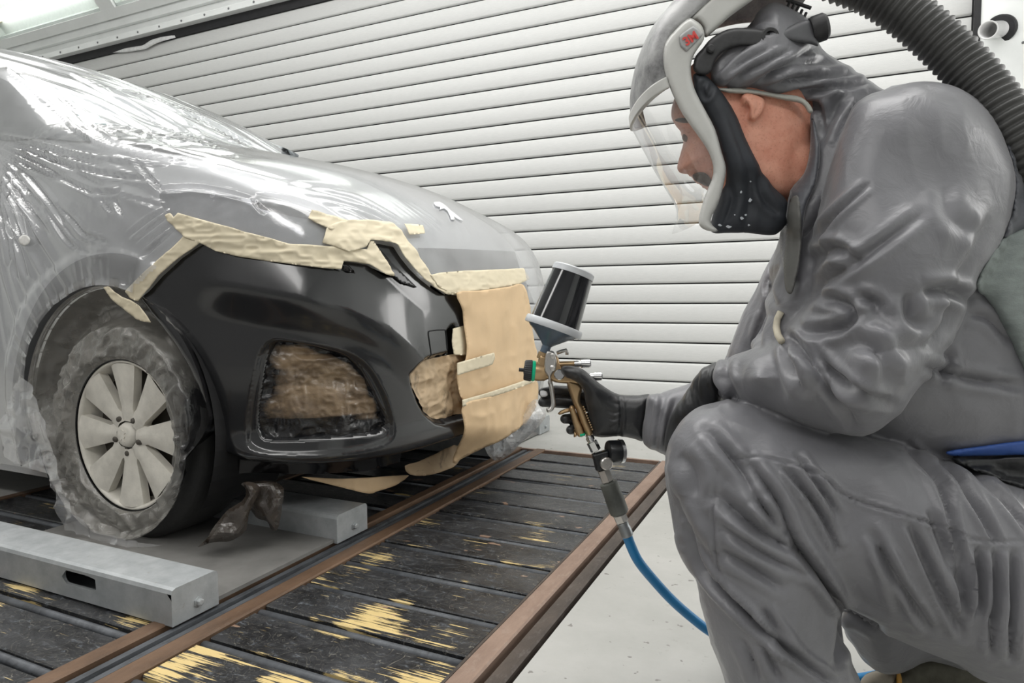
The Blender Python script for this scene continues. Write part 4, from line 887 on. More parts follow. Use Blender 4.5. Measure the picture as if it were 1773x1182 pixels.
FOLD=[(q7((830,400),(870,350),(930,350),(1000,400)),.010,9),(q7((1300,190),(1050,370),(850,500),(720,640)),.007,9),(q7((830,560),(950,590),(990,640),(940,700),(760,730)),.010,9),
 (q7((700,735),(760,810),(850,920)),.016,7),(q7((690,760),(715,900),(760,990)),.010,8),(q7((740,750),(900,900),(1040,1010),(1160,1040)),.010,8),(q7((850,920),(960,1080),(1000,1150)),.008,8),
 (q7((1000,760),(1090,790),(1140,860),(1150,960)),.008,11),(q7((1310,540),(1420,530),(1500,570)),.012,10),(q7((1430,560),(1400,680),(1330,790)),.009,8),(q7((1240,550),(1250,650),(1310,700)),.009,11),
 (q7((1060,50),(860,240),(825,390)),.006,5),(q7((1000,560),(1090,590),(1100,640)),.008,9),(q7((1620,200),(1560,330),(1450,520)),.006,10),(q7((1400,60),(1440,200),(1560,280)),.004,14),
 (q7((375,830),(350,930),(400,1020)),.008,5),(q7((420,830),(410,930),(470,1040)),.006,7),(q7((960,790),(1180,800),(1330,780)),.005,14),
 (q7((1300,870),(1500,930),(1768,970)),.008,8),(q7((1400,800),(1420,860),(1380,960)),.006,8),(q7((1500,640),(1600,660),(1700,760)),.005,8),(q7((650,420),(610,520),(640,600)),.006,6),(q7((600,640),(570,720),(560,790)),.006,6),
 (q8((290,150),(330,190),(420,300),(500,420)),.008,10),(q8((450,270),(560,420),(650,600),(760,760),(850,870),(1000,960)),.013,9),(q8((500,430),(560,520),(615,585)),.014,9),(q8((610,300),(740,470),(830,640)),.009,6),
 (q8((660,250),(740,370),(830,500)),.007,6),(q8((330,410),(480,540),(640,640),(740,735)),.010,12),(q8((200,560),(260,690),(420,870),(580,1020),(800,1182)),.011,7),(q8((340,640),(480,720),(600,800)),.007,9),(q8((350,540),(500,640),(700,740)),.006,8),
 (q8((1000,640),(1080,780),(1200,960)),.009,8),(q8((1120,540),(1220,760),(1330,980)),.009,8),(q8((1300,560),(1340,800),(1330,940)),.010,8),(q8((1100,210),(1240,380),(1310,600)),.007,8),(q8((1240,290),(1400,480),(1480,620)),.008,7),
 (q8((1300,290),(1480,420),(1600,560)),.008,7),(q8((1400,640),(1400,900)),.009,7),(q8((1470,650),(1450,1060)),.009,7),(q8((1540,650),(1530,1080)),.009,7),(q8((950,560),(1000,640),(1090,900)),.006,9),(q8((1200,480),(1290,700),(1330,800)),.007,7),
 (q8((520,880),(600,1010),(660,1070)),.008,8),(q8((520,1020),(560,1110),(600,1182)),.006,7),(q8((160,420),(200,540),(320,700)),.006,12),(q8((180,250),(230,320),(250,420)),.006,14),(q8((760,760),(830,900),(820,1100)),.007,9),(q8((430,1000),(480,1100),(500,1182)),.006,8),
 (q8((330,300),(320,560),(360,800)),.003,3),(q8((370,270),(560,270),(760,340),(880,430),(1200,530),(1400,600),(1580,600)),.003,3),
 (q1((740,520),(850,400),(950,330)),.006,5),(q1((760,560),(900,440),(1100,340)),.006,5),(q1((800,590),(980,470),(1250,350)),.007,5),(q1((960,600),(1150,480),(1400,340)),.007,6),(q1((1000,610),(1300,540),(1700,520)),.008,6),(q1((1200,640),(1500,600),(1773,570)),.008,6),(q1((1300,680),(1450,740),(1450,900)),.008,6),
 (q1((1050,560),(1250,450),(1500,420)),.006,6),(q1((1650,620),(1530,780),(1450,960)),.010,9),(q1((1100,120),(980,180),(1120,220)),.005,6)]
FOLD=[(a,b*(1.6 if a[0][1]>700 else 1.2),c*(.85 if a[0][1]>700 else .95)) for a,b,c in FOLD]
folds(suit,FOLD)
V_,N_=getV(suit); setV(suit,V_+N_*(.0030*noise(V_,11,3)+.0016*ridged(V_*[1,1,.6],26,4))[:,None])
def ontop(objs,off,g=10):
    Z=[]; 
    for o in objs:
        V,_=getV(o); Z.append(pix(V))
    p=np.vstack(Z); ix=np.floor(p[:,0]/g).astype(int); iy=np.floor(p[:,1]/g).astype(int); x0,y0=ix.min(),iy.min(); zb=np.full((ix.max()-x0+1,iy.max()-y0+1),9.0); np.minimum.at(zb,(ix-x0,iy-y0),p[:,2])
    I,J=np.where(zb<9); P=np.stack([(I+x0+.5)*g,(J+y0+.5)*g],1); Zv=zb[I,J]
    def f(x,y):
        x=np.asarray(x,float).ravel(); y=np.asarray(y,float).ravel(); out=np.empty(len(x))
        for k in range(0,len(x),400):
            dd=(x[k:k+400,None]-P[None,:,0])**2+(y[k:k+400,None]-P[None,:,1])**2; w=1/(dd+60)**2; out[k:k+400]=(w*Zv).sum(1)/w.sum(1)
        return out+off
    return f
# dark cloth parts
def infl(name,poly,zf,R,m,parent,step=4,rnd=3,back=1.0,smooth=True,rel=None):
    V,Fc=inflate(smoothpoly(poly,rnd) if rnd>1 else np.asarray(poly,float),zf,R,step,back,rel); o=npmesh(name,V,Fc,m,parent,smooth); weld(o,1e-5); return o
infl('hood_trim',[(1243,153),(1291,153),(1345,162),(1380,166),(1398,176),(1408,192),(1400,196),(1388,180),(1360,174),(1310,164),(1262,161)],.962,6,simple('pale_grey_hem',(.42,.42,.38),.7),person,2)
infl('collar',[(1368,330),(1392,300),(1402,260),(1405,205),(1415,225),(1420,270),(1412,320),(1395,360),(1388,420),(1380,480),(1362,480),(1352,440),(1350,405),(1360,380)],ontop([suit],-.004),12,M_SUITD,person,3)
infl('zip_flap',[(1368,345),(1384,340),(1388,390),(1386,440),(1379,480),(1371,508),(1360,500),(1357,455),(1361,395)],ontop([suit],-.012),5,simple('olive_grey_webbing',(.13,.13,.122),.6),person,3)
# ------------------------------------------------------------------ head
HEAD=[(1200,110),(1178,140),(1168,168),(1162,190),(1163,206),(1171,219),(1180,232),(1183,246),(1179,262),(1174,280),(1172,292),(1178,300),(1190,301),(1197,304),(1201,313),(1208,318),(1214,322),(1221,326),(1226,334),(1232,346),(1246,357),(1270,358),(1300,352),(1320,352),(1350,358),(1385,345),(1410,290),(1420,220),(1410,150),(1370,100),(1310,75),(1250,80)]
head_parts=[inflate(smoothpoly(HEAD,3),1.03,68,3.5),inflate(smoothpoly([(1283,168),(1290,160),(1305,162),(1322,170),(1326,180),(1320,194),(1309,208),(1300,209),(1296,198),(1295,188),(1287,180)],3),.963,9,2.5),
            capsule(at(1330,280,1.03),at(1400,330,1.04),.058,.062)]
head=remesh('head',head_parts,.0028,M_SKIN,person,4)
folds(head,[([(1288,172),(1294,184),(1296,196)],.004,3),([(1312,176),(1312,188),(1306,200)],.002,3),([(1186,297),(1192,298),(1196,296)],.004,2.5),([(1208,322),(1218,318),(1228,316)],.003,2.5),([(1199,292),(1205,300),(1212,306)],.0015,3),([(1176,226),(1188,222),(1200,222)],.004,4)],4,.03)
# eye, brow and beard, seen through the visor
M_EYE=simple('shaded_eye',(.22,.15,.12),.15); M_HAIR=simple('short_brown_hair',(.07,.042,.028),.7,0,.3,300,.6,400)
hz=ontop([head],.0,6); e_=at(1191,235,float(hz([1191],[235])[0])+.004); MB().lathe(e_+np.array(fwd)*.010,-np.array(fwd),[(-.006,.002),(-.003,.005),(.002,.0068),(.006,.005),(.0075,.001)],16).build('eye',M_EYE,person,True)
infl('eyebrow',[(1168,208),(1178,204),(1196,206),(1206,212),(1194,213),(1178,212)],hz,4,M_HAIR,person,2)
infl('moustache',[(1199,303),(1210,298),(1222,300),(1232,312),(1230,322),(1222,322),(1212,317),(1203,312)],hz,5,M_HAIR,person,2)
# ------------------------------------------------------------------ gloves
HAND=[(971,636),(977,633),(990,633),(1003,636),(1014,642),(1024,651),(1034,660),(1048,670),(1061,678),(1074,683),(1088,684),(1106,684),(1128,684),(1124,720),(1116,762),(1100,760),(1085,757),(1068,755),(1050,757),(1038,757),(1031,754),(1026,746),(1022,733),(1018,712),(1013,694),(1011,680),(1005,668),(993,658),(980,653),(973,646)]
zz=1.2
def fing(pts,r): 
    out=[]; P=[at(x,y,z) for x,y,z in pts]
    for i in range(len(P)-1): out.append(capsule(P[i],P[i+1],r[i],r[i+1]))
    return out
gp=[inflate(smoothpoly(HAND,3),zpts([(975,640,1.170),(1000,645,1.172),(1020,665,1.185),(1035,720,1.205),(1070,715,1.20),(1120,715,1.195)]),30,2.5)]
gp+=fing([(1030,690,1.235),(995,678,1.238),(962,676,1.222),(940,679,1.212)],[.012,.0105,.0098,.0085])
gp+=fing([(1032,705,1.238),(1000,698,1.240),(965,696,1.222),(940,696,1.210)],[.012,.011,.0105,.009])
gp+=fing([(1034,728,1.238),(1010,724,1.240),(992,724,1.226),(978,725,1.205)],[.012,.0105,.0100,.0088])
gp+=fing([(1036,746,1.236),(1015,743,1.236),(998,743,1.222),(988,744,1.208)],[.011,.0100,.0096,.0086])
gl=remesh('glove',gp,.0017,M_GLOVE,person,4); gl['label']='black glove gripping the spray gun'
folds(gl,[([(1072,684),(1076,715),(1072,756)],.0022,2.5),([(1120,684),(1118,720),(1110,760)],.002,3),([(1050,708),(1062,714),(1074,712)],.0014,2.5),([(1052,722),(1062,726),(1074,722)],.0014,2.5),([(1056,690),(1064,698),(1074,700)],.0014,2.5),([(1056,738),(1066,736),(1074,730)],.0014,2.5),([(996,640),(1000,648),(998,656)],.001,3)],3,.02)
infl('fingertip_patch',[(936,676),(946,677),(948,685),(938,687),(935,682)],1.199,3,simple('white_paint_mark',(.75,.75,.76),.6),gl,2,2)
# sleeve cuff of the gun arm
cf=remesh('sleeve_cuff',[inflate(smoothpoly([(1122,684),(1140,682),(1160,676),(1185,668),(1215,655),(1225,700),(1200,760),(1165,790),(1140,782),(1124,776),(1114,766),(1113,740),(1118,715)],3),1.17,44,3.5)],.003,M_SUIT,person,3)
folds(cf,[([(1130,684),(1128,720),(1122,772)],.003,4),([(1150,682),(1142,720),(1136,778)],.005,5),([(1172,690),(1158,730),(1150,780)],.006,5)],4,.04)
# second glove, resting on that sleeve behind the knee
g2=[inflate(smoothpoly([(1246,628),(1230,630),(1214,640),(1202,655),(1190,675),(1176,695),(1164,714),(1154,738),(1150,770),(1158,792),(1180,790),(1200,765),(1225,735),(1250,705),(1252,670)],3),zpts([(1240,660,1.075),(1200,690,1.10),(1165,760,1.12)]),30,3)]
g2+=fing([(1180,720,1.13),(1158,745,1.15),(1146,770,1.185)],[.012,.011,.009])+fing([(1195,735,1.13),(1172,765,1.15),(1160,790,1.185)],[.012,.011,.009])+fing([(1208,750,1.13),(1190,785,1.15),(1178,805,1.185)],[.012,.011,.009])+fing([(1215,765,1.13),(1205,795,1.15),(1196,812,1.18)],[.011,.010,.008])+fing([(1215,680,1.10),(1198,694,1.13),(1182,706,1.16)],[.013,.011,.009])
g2=remesh('glove',g2,.0026,M_GLOVE,person,4); g2['label']='black glove resting on the other sleeve'
folds(g2,[([(1228,634),(1222,660),(1232,690)],.003,4),([(1212,645),(1206,672),(1214,700)],.002,3),([(1198,664),(1196,690),(1204,714)],.002,3),([(1182,688),(1180,712),(1190,736)],.002,3)],4,.04)
# pull tab, belt, pad and painted shading at the back
zs_=ontop([suit],-.004); MB().tube([at(x,y,float(zs_([x],[y])[0])) for x,y in ((1352,540),(1346,552),(1344,566),(1347,580),(1353,590))],.005,10).build('zip_cord',simple('cream_cord',(.62,.57,.45),.7),person,True)
M_MESHP=simple('grey_green_mesh_pad',(.25,.285,.275),.8,0,.2,40,.6,420,.5,(1,1,2.2))
pp_=[(1690,492),(1715,440),(1745,405),(1800,380),(1860,400),(1880,560),(1850,680),(1800,690),(1770,640),(1740,575),(1712,525)]
infl('back_pad',pp_,ontop([suit],.012),40,M_MESHP,person,4)
infl('back_shading',[(1742,240),(1760,255),(1800,270),(1860,330),(1850,400),(1790,400),(1745,412),(1730,430),(1752,370),(1758,310)],ontop([suit],.01),30,M_SUITD,person,4)  # dark shape standing for the shading behind the shoulder
infl('belt',[(1640,781),(1700,772),(1760,764),(1830,758),(1830,786),(1760,787),(1700,789),(1650,789)],ontop([suit],-.002),8,simple('blue_belt',(.045,.115,.40),.45),person,3)
infl('belt_pouch',[(1650,790),(1720,790),(1830,788),(1840,850),(1790,850),(1720,826),(1670,806)],ontop([suit],.004),20,M_GLOVE,person,4)
# shoes
M_SHOE=simple('olive_grey_shoe',(.10,.095,.07),.7,0,.25,60,.4,300); M_SOLE=simple('tan_shoe_sole',(.28,.25,.20),.7); M_ORANGE=simple('orange_piping',(.50,.26,.04),.6); M_SHOED=simple('black_mesh_inset',(.025,.024,.022),.8)
def shoe(z,dx,dy,zf0):
    s=infl('shoe',[(1492+dx,1182+dy),(1500+dx,1166+dy),(1530+dx,1158+dy),(1552+dx,1160+dy),(1566+dx,1142+dy),(1600+dx,1130+dy),(1650+dx,1132+dy),(1710+dx,1150+dy),(1740+dx,1180+dy),(1735+dx,1202+dy),(1600+dx,1206+dy),(1500+dx,1203+dy)],z,38,M_SHOE,person,4)
    infl('sole',[(1488+dx,1198+dy),(1600+dx,1202+dy),(1738+dx,1198+dy),(1740+dx,1214+dy),(1600+dx,1216+dy),(1492+dx,1214+dy)],z,36,M_SOLE,s,4)
    if dx==0:
        infl('toe_cap',[(1488,1186),(1498,1168),(1528,1160),(1552,1164),(1556,1190),(1520,1200),(1494,1200)],z-.012,30,M_SOLE,s,3)
        infl('piping',[(1553,1163),(1558,1163),(1562,1180),(1556,1196),(1552,1182)],z-.040,3,M_ORANGE,s,2)
        infl('mesh_inset',[(1582,1158),(1640,1158),(1634,1178),(1598,1182)],z-.034,6,M_SHOED,s,2)
shoe(1.27,0,0,0); shoe(1.0,-240,152,0)
# ------------------------------------------------------------------ respirator helmet
helm=thing('respirator_helmet','dusty white respirator helmet with clear visor and dark face seal','helmet',at(1200,300,1.03))
def m_dusty(n,c,d):
    m,nt,b=newmat(n); t=tex(nt,'noise',16,7,.7,(1,1,1),'pos'); nt.links.new(ramp(nt,t,.42,.66,c+(1,),d+(1,)),b.inputs['Base Color']); b.inputs['Roughness'].default_value=.4; bump(nt,b,tex(nt,'noise',120,4,.6),.1,.001); return m
M_SHELL=m_dusty('dusty_white_helmet',(.62,.62,.60),(.30,.30,.30)); M_FRAME=simple('off_white_frame',(.60,.60,.575),.35,0,.05,20)
M_SHELL2=m_dusty('scuffed_grey_shell',(.40,.40,.40),(.13,.13,.135))
m_,nt_,b_=newmat('clear_visor'); b_.inputs['Base Color'].default_value=(.9,.92,.93,1); b_.inputs['Roughness'].default_value=.03; b_.inputs['Alpha'].default_value=.17; b_.inputs['Specular IOR Level'].default_value=.6; M_VISOR=m_
M_VISOR=m_film('clear_visor_plastic',(.88,.89,.88),.09,.03,None,0.0,.75)
M_SEAL=simple('dark_face_seal_cloth',(.030,.034,.042),.62,0,.3,12,.3,60)
M_RUB=simple('black_helmet_strap',(.035,.035,.037),.5,0,.5,35,.15,90)
ZN,ZS,ZF=.945,1.03,1.115
def wrap(name,Nc,Sc,m,parent,n=60,seg=36,thick=0,a0=0,a1=math.pi,zn=ZN,zf=ZF,e=1.0):
    Nn_=catmull(Nc,n); Sn=catmull(Sc,n); ph=np.linspace(a0,a1,seg); V=[]
    for i in range(n):
        A=at(Nn_[i,0],Nn_[i,1],zn); B=A+(np.array(fwd))*(zf-zn); C=(A+B)/2; Sp=at(Sn[i,0],Sn[i,1],ZS)
        for p in ph: 
            cc=math.copysign(abs(math.cos(p))**e,math.cos(p)); ss=abs(math.sin(p))**e; V.append(C+(A-C)*cc+(Sp-C)*ss)
    o=npmesh(name,np.array(V),gridfaces(n,seg),m,parent)
    if thick: md=o.modifiers.new('thickness','SOLIDIFY'); md.thickness=thick
    return o
sh=wrap('shell',[(1160,150),(1152,115),(1152,84),(1165,55),(1192,33),(1230,0),(1290,-42),(1380,-60),(1440,-40)],[(1097,204),(1096,152),(1105,102),(1122,61),(1146,30),(1174,-4),(1230,-55),(1330,-90),(1440,-60)],M_SHELL2,helm,70,40,.003,e=.85)
wrap('visor_rim',[(1160,150),(1157,141),(1156,132)],[(1096,208),(1095,198),(1094,188)],M_FRAME,helm,8,40,.006,e=.85,zn=.940,zf=1.12)
wrap('visor',[(1160,150),(1182,198),(1207,233),(1228,266),(1234,300),(1222,338),(1213,372)],[(1099,207),(1119,243),(1139,282),(1159,315),(1178,342),(1194,362),(1211,384)],M_VISOR,helm,60,40,0,e=.8)
FR=[(1190,33),(1159,63),(1149,86),(1150,122),(1164,162),(1182,198),(1207,233),(1228,266),(1235,300),(1221,338),(1211,372),(1211,390),(1224,399),(1244,400),(1230,383),(1244,351),(1254,315),(1257,290),(1250,264),(1238,223),(1217,183),(1202,152),(1196,119),(1202,94),(1219,68),(1217,48),(1205,36)]
fr=infl('visor_frame',FR,ZN,11,M_FRAME,helm,3,3); fr2=infl('visor_frame',FR,ZF,11,M_FRAME,helm,4,3)
infl('shell_plate',[(1192,32),(1206,35),(1219,48),(1222,66),(1262,30),(1304,0),(1340,-30),(1300,-60),(1240,-20)],.955,12,M_FRAME,helm,4,2)
infl('vent_slot',[(1137,64),(1136,52),(1150,30),(1174,0),(1190,0),(1162,34),(1146,56),(1139,68)],.972,5,M_PIT,helm,3,2)
# badge with red lettering
bd=infl('badge',[(1176,68),(1178,60),(1196,47),(1203,46),(1214,56),(1216,62),(1192,87),(1187,88),(1178,80)],ZN-.0095,4,simple('grey_badge',(.40,.40,.40),.4),helm,2,2)
def text(s,px,py,z,hpx,ang,m,parent,name='lettering',ext=.0004,bold=0):
    c=bpy.data.curves.new('t','FONT'); c.body=s; c.size=1; c.align_x='CENTER'; c.align_y='CENTER'; c.offset=bold; c.extrude=0
    o=bpy.data.objects.new('t',c); COL.objects.link(o); dg=bpy.context.evaluated_depsgraph_get(); me=bpy.data.meshes.new_from_object(o.evaluated_get(dg)); bpy.data.objects.remove(o)
    n=len(me.vertices); V=np.empty(n*3); me.vertices.foreach_get('co',V); V=V.reshape(-1,3); k=hpx/.72; a=math.radians(ang)
    x=px+k*(V[:,0]*math.cos(a)-V[:,1]*math.sin(a)); y=py-k*(V[:,0]*math.sin(a)+V[:,1]*math.cos(a)); P=at(x,y,z); me.vertices.foreach_set('co',P.ravel()); me.update(); me.materials.append(m)
    o=bpy.data.objects.new(name,me); COL.objects.link(o); o.parent=parent; o.matrix_parent_inverse=parent.matrix_world.inverted(); return o
text('3M',1196,67,ZN-.0145,15,33,simple('red_lettering',(.72,.07,.06),.5),bd,bold=.035)
# face seal: dark cloth from frame to neck
SEAL=[(1218,128),(1234,142),(1252,162),(1272,194),(1288,234),(1303,268),(1318,298),(1338,322),(1362,346),(1368,374),(1354,398),(1336,408),(1300,404),(1262,403),(1240,404),(1229,396),(1240,352),(1256,318),(1256,286),(1248,258),(1236,222),(1216,184),(1203,152),(1200,128)]
sl_=remesh('face_seal',[inflate(smoothpoly(SEAL,3),zpts([(1230,170,.962),(1280,260,.958),(1300,350,.985),(1250,380,.985)]),26,3)],.0026,M_SEAL,helm,3)
folds(sl_,[([(1222,140),(1216,155),(1224,168),(1232,150)],.006,4),([(1262,200),(1290,270),(1300,330),(1290,400)],.004,7),([(1262,320),(1268,350),(1250,395)],.005,6),([(1312,300),(1320,340),(1350,370)],.006,6)],3,.05)
M_FLECK=simple('white_paint_flecks',(.62,.66,.70),.7)
for i,(x,y,r) in enumerate([(1283,332,5),(1299,346,6),(1299,314,3),(1246,390,5),(1262,392,6),(1284,378,5),(1296,390,4),(1272,372,3),(1292,372,4)]):
    po=[(x+r*.6*math.cos(t)*(.4+1.2*random.random()),y+.45*r*math.sin(t)*(.4+1.2*random.random())) for t in np.linspace(0,6.28,9)[:-1]]
    v,f=fill(np.array(po),2.5); V_,_N=getV(sl_); p=pix(V_); zq=[]
    for a in v: 
        k=np.hypot(p[:,0]-a[0],p[:,1]-a[1])<6; zq.append(p[k,2].min() if k.any() else .95)
    npmesh('paint_fleck',at(v[:,0],v[:,1],np.array(zq)-.001),f,M_FLECK,sl_)
# strap, buckle, knob and comb at the side
infl('strap',[(1216,84),(1232,66),(1262,50),(1300,49),(1328,52),(1345,66),(1342,80),(1310,82),(1280,80),(1255,88),(1240,102),(1232,122),(1222,130),(1208,128),(1200,118),(1204,98)],.950,8,M_RUB,helm,3)
MB().lathe(at(1332,66,.948),-np.array(fwd),[(-.006,.014),(.004,.014),(.006,.012),(.006,.008),(0,.008)],20).build('strap_ring',M_RUB,helm,auto=40)
MB().lathe(at(1230,86,.944),-np.array(fwd),[(-.004,.006),(.004,.006),(.006,.004)],16).build('stud',M_RUB,helm,auto=40)
infl('buckle_plate',[(1344,62),(1366,46),(1404,34),(1418,78),(1402,76),(1360,70)],.952,9,simple('grey_buckle',(.11,.112,.12),.5),helm,3)
kd=(rgt*.93+up*.25-fwd*.25); MB().lathe(at(1404,54,.955),kd,[(0,.017),(.004,.019),(.018,.019),(.022,.016),(.022,.0)],28,(True,False)).build('knob',M_RUB,helm,auto=35)
mb=MB()
for k in range(5):
    a=np.array([1368+7*k,2+5*k]); mb.tube([at(a[0],a[1],1.0),at(a[0]-8,a[1]+18,1.0)],.0022,6)
mb.tube([at(1362,0,1.0),at(1404,14,1.0)],.003,6); mb.tube([at(1355,18,1.0),at(1392,34,1.0)],.003,6); mb.build('vent_comb',M_RUB,helm)
# ------------------------------------------------------------------ breathing hose
hp=catmull([at(1380,-70,1.03),at(1440,-40,1.02),at(1510,-14,1.0),at(1575,28,.98),at(1640,84,.96),at(1695,142,.94),at(1742,204,.92),at(1780,262,.91),at(1815,340,.91),at(1835,430,.92),at(1850,540,.93),at(1850,650,.93),at(1838,770,.93)],540)
dd=np.r_[0,np.cumsum(np.linalg.norm(np.diff(hp,axis=0),axis=1))]; rr=.0315+.0022*np.cos(dd/.0108*2*math.pi)
o=MB().tube(hp,rr,28).build('breathing_hose',simple('black_corrugated_rubber',(.07,.07,.068),.5,0,.2,30),None,True)
tag(o,'thick corrugated black breathing hose curving behind the shoulder','hose')
# ------------------------------------------------------------------ spray gun
gun=thing('spray_gun','bronze spray gun with black paint cup held in the gloved hand','spray gun',at(960,650,1.2))
ZG=1.2; U=ZG/F
def g(px,py,dz=0): return at(px,py,ZG+dz)
def m_metal(n,c,r,metal=1.0): return simple(n,c,r,metal,.08,40)
M_BRZ=m_metal('bronze_anodised',(.52,.36,.20),.34,.75); M_CHR=m_metal('chrome',(.78,.78,.78),.14); M_SATIN=m_metal('satin_nickel',(.62,.60,.57),.30,.85)
M_KNUR=simple('black_knurled_ring',(.03,.03,.032),.45); M_GREEN=simple('green_ring',(.0,.55,.28),.35)
M_BLK=simple('black_plastic',(.012,.013,.015),.3); M_BRASS=m_metal('brass',(.72,.52,.22),.3)
axd=lambda a,b:(g(*b)-g(*a))
# main barrel, pointing left
b0,b1=(970,646),(908,640.5); ax=axd(b0,b1); L=np.linalg.norm(ax); axn=ax/L
MB().lathe(g(*b0),ax,[(-.006,.010),(0,.012),(.012,.0125),(.022,.013),(.028,.0165),(.040,.0175),(.0455,.0172)],32).build('head',M_BRZ,gun,auto=40)
MB().lathe(g(*b0),ax,[(.0455,.0178),(.0475,.0188),(.0505,.0188),(.0515,.0178)],32).build('green_ring',M_GREEN,gun,auto=40)
mb=MB()
V=[];n=60
for h,ro in ((.0515,.0185),(.053,.0190),(.0635,.0178),(.0655,.0165)):
    for k in range(n): 
        t=2*math.pi*k/n; r=ro*(1+(.028 if k%2 else -.02)*(1 if .052<h<.065 else .2)); V.append((h,r,t))
a=Vector(axn); u_=Vector((0,0,1)); u_=(u_-a*u_.dot(a)).normalized(); w_=a.cross(u_)
VV=[tuple(Vector(g(*b0))+a*h+(u_*math.cos(t)+w_*math.sin(t))*r) for h,r,t in V]
Fc=[(i*n+k,i*n+(k+1)%n,(i+1)*n+(k+1)%n,(i+1)*n+k) for i in range(3) for k in range(n)]+[tuple(3*n+k for k in range(n))]
mesh('air_cap',VV,Fc,M_KNUR,gun)
MB().lathe(g(*b0),ax,[(.0655,.0085),(.0665,.005),(.0660,.0034),(.0750,.0034)],14).build('nozzle',M_KNUR,gun,auto=40)
# body casting, traced and given thickness
def cast(name,poly,half,m,parent=None,dz=0,rnd=2,bev=4,step=2.2):
    V,Fc=inflate(smoothpoly(poly,rnd) if rnd>1 else np.asarray(poly,float),ZG+dz,bev,step); 
    # flat faces: scale the pillow to the wanted half thickness
    q=(V-O)@fwd; zc=ZG+dz; s=half/(bev*U); V=V+np.outer((q-zc)*(s-1),fwd); o=npmesh(name,V,Fc,m,parent or gun); weld(o,1e-5); return o
cast('body',[(934,614),(946,616),(960,612),(968,622),(972,634),(986,642),(996,652),(1004,660),(1008,666),(984,664),(962,662),(948,656),(932,654),(930,640)],.0125,M_BRZ)
GR=[(981,660),(995,659),(1005,664),(1009,672),(1005,684),(1005,696),(1011,708),(1019,730),(1027,750),(1017,755),(1007,738),(997,710),(989,690)]
gr=cast('grip',GR,.0135,M_BRZ,None,0,3,6)
for k in range(11):
    x=1010+k*1.55; y=704+k*3.9; MB().tube([g(x,y,-.012),g(x+1,y+.2,0),g(x,y,.012)],.0016,6).build('grip_rib',M_BRZ,gr)
text('gun RP',1011,733,ZG-.0150,5,-68,simple('pale_print',(.62,.52,.38),.5),gr) if False else None
cast('grip_guard',[(985,705),(993,702),(1002,725),(1013,752),(1001,756),(994,740),(989,722)],.010,M_BRZ,None,-.002,2,4)
cast('grip_hook',[(966,716),(970,711),(984,706),(988,712),(978,715),(970,718)],.008,M_BRZ,None,-.002,2,3)
cast('green_tag',[(1001,749),(1012,748),(1014,754),(1003,756)],.0135,M_GREEN,None,-.002,1,2)
cast('support_leg',[(994,742),(1000,752),(998,756),(993,757)],.006,M_BRZ,None,0,1,2)
# trigger
tr=cast('trigger',[(945,612),(950,607),(958,608),(962,614),(964,632),(958,644),(954,652),(955,664),(950,665),(949,652),(944,646),(942,634)],.0035,M_SATIN,None,-.0165,2,3)
tp=catmull([g(952,660,-.014),g(955,672,-.012),(g(957,688,-.010)),g(958,700,-.010),g(954,708,-.010),g(948,710,-.010)],24)
MB().tube(tp,.0042,10).build('trigger_lever',M_SATIN,gun,True)
tp=catmull([g(952,660,.010),g(955,672,.010),(g(957,688,.010)),g(958,700,.008),g(954,708,.004),g(948,710,.0)],24)
MB().tube(tp,.0040,10).build('trigger_lever',M_SATIN,gun,True)
MB().lathe(g(957,616,-.019),-np.array(fwd),[(0,.005),(.003,.005),(.004,.003)],16).build('pivot_screw',M_SATIN,gun,auto=40)
MB().lathe(g(957,637,-.019),-np.array(fwd),[(0,.0058),(.003,.0055),(.0045,.003)],16).build('pivot_screw',M_SATIN,gun,auto=40)
MB().lathe(g(968,648,-.013),-np.array(fwd),[(0,.0095),(.008,.0095),(.0095,.008),(.0095,.0045),(.006,.0045),(.006,.0)],24,(True,False)).build('air_valve',M_CHR,gun,auto=40)
# needle and fan knobs at the back
def knob(a,b,pr,m,name,par=None): return MB().lathe(g(*a),axd(a,b),pr,20).build(name,m,par or gun,auto=30)
knob((968,631),(1024,629),[(0,.0058),(.028,.0058)],M_BRZ,'needle_tube')
k1=knob((994,630),(1024,629),[(0,.0065),(.008,.0065),(.0085,.0055),(.012,.0055),(.0125,.0078),(.028,.0078),(.030,.0066)],M_CHR,'needle_knob')
knob((1010,652),(1044,651),[(0,.0065),(.018,.0065),(.0185,.0078),(.032,.0078),(.034,.0065)],M_CHR,'fan_knob')
MB().tube([g(964,611),g(972,608),g(980,606),g(982,610),g(982,614)],[.0035,.0035,.0034,.0032,.003],8).build('hanging_hook',M_SATIN,gun,True)
# paint cup
c0,c1=(944,606),(993,470); ca=axd(c0,c1); cn=ca/np.linalg.norm(ca)
mloc=lambda a:np.linalg.norm(axd(c0,a))
d_=lambda h:g(*c0)+cn*h
cup=MB().lathe(g(*c0),ca,[(.050,.0460),(.146,.0375)],48,(True,True)).build('cup',None,gun,auto=40)
mC,ntC,bC=newmat('smoky_paint_cup'); bC.inputs['Base Color'].default_value=(.010,.011,.013,1); bC.inputs['Roughness'].default_value=.10; bC.inputs['Coat Weight'].default_value=.6; bC.inputs['Coat Roughness'].default_value=.03
ntC.links.new(ramp(ntC,tex(ntC,'noise',18,4,.6),.35,.7,(.007,.008,.010,1),(.022,.023,.026,1)),bC.inputs['Base Color']); cup.data.materials.append(mC)
M_LIDP=simple('translucent_white_plastic',(.80,.83,.86),.3,0,.05); b_=M_LIDP.node_tree.nodes['Principled BSDF']; b_.inputs['Transmission Weight'].default_value=.25
MB().lathe(g(*c0),ca,[(.144,.0375),(.144,.0392),(.154,.0385),(.156,.0365),(.1555,.0)],48,(False,False)).build('lid',M_LIDP,gun,auto=40)
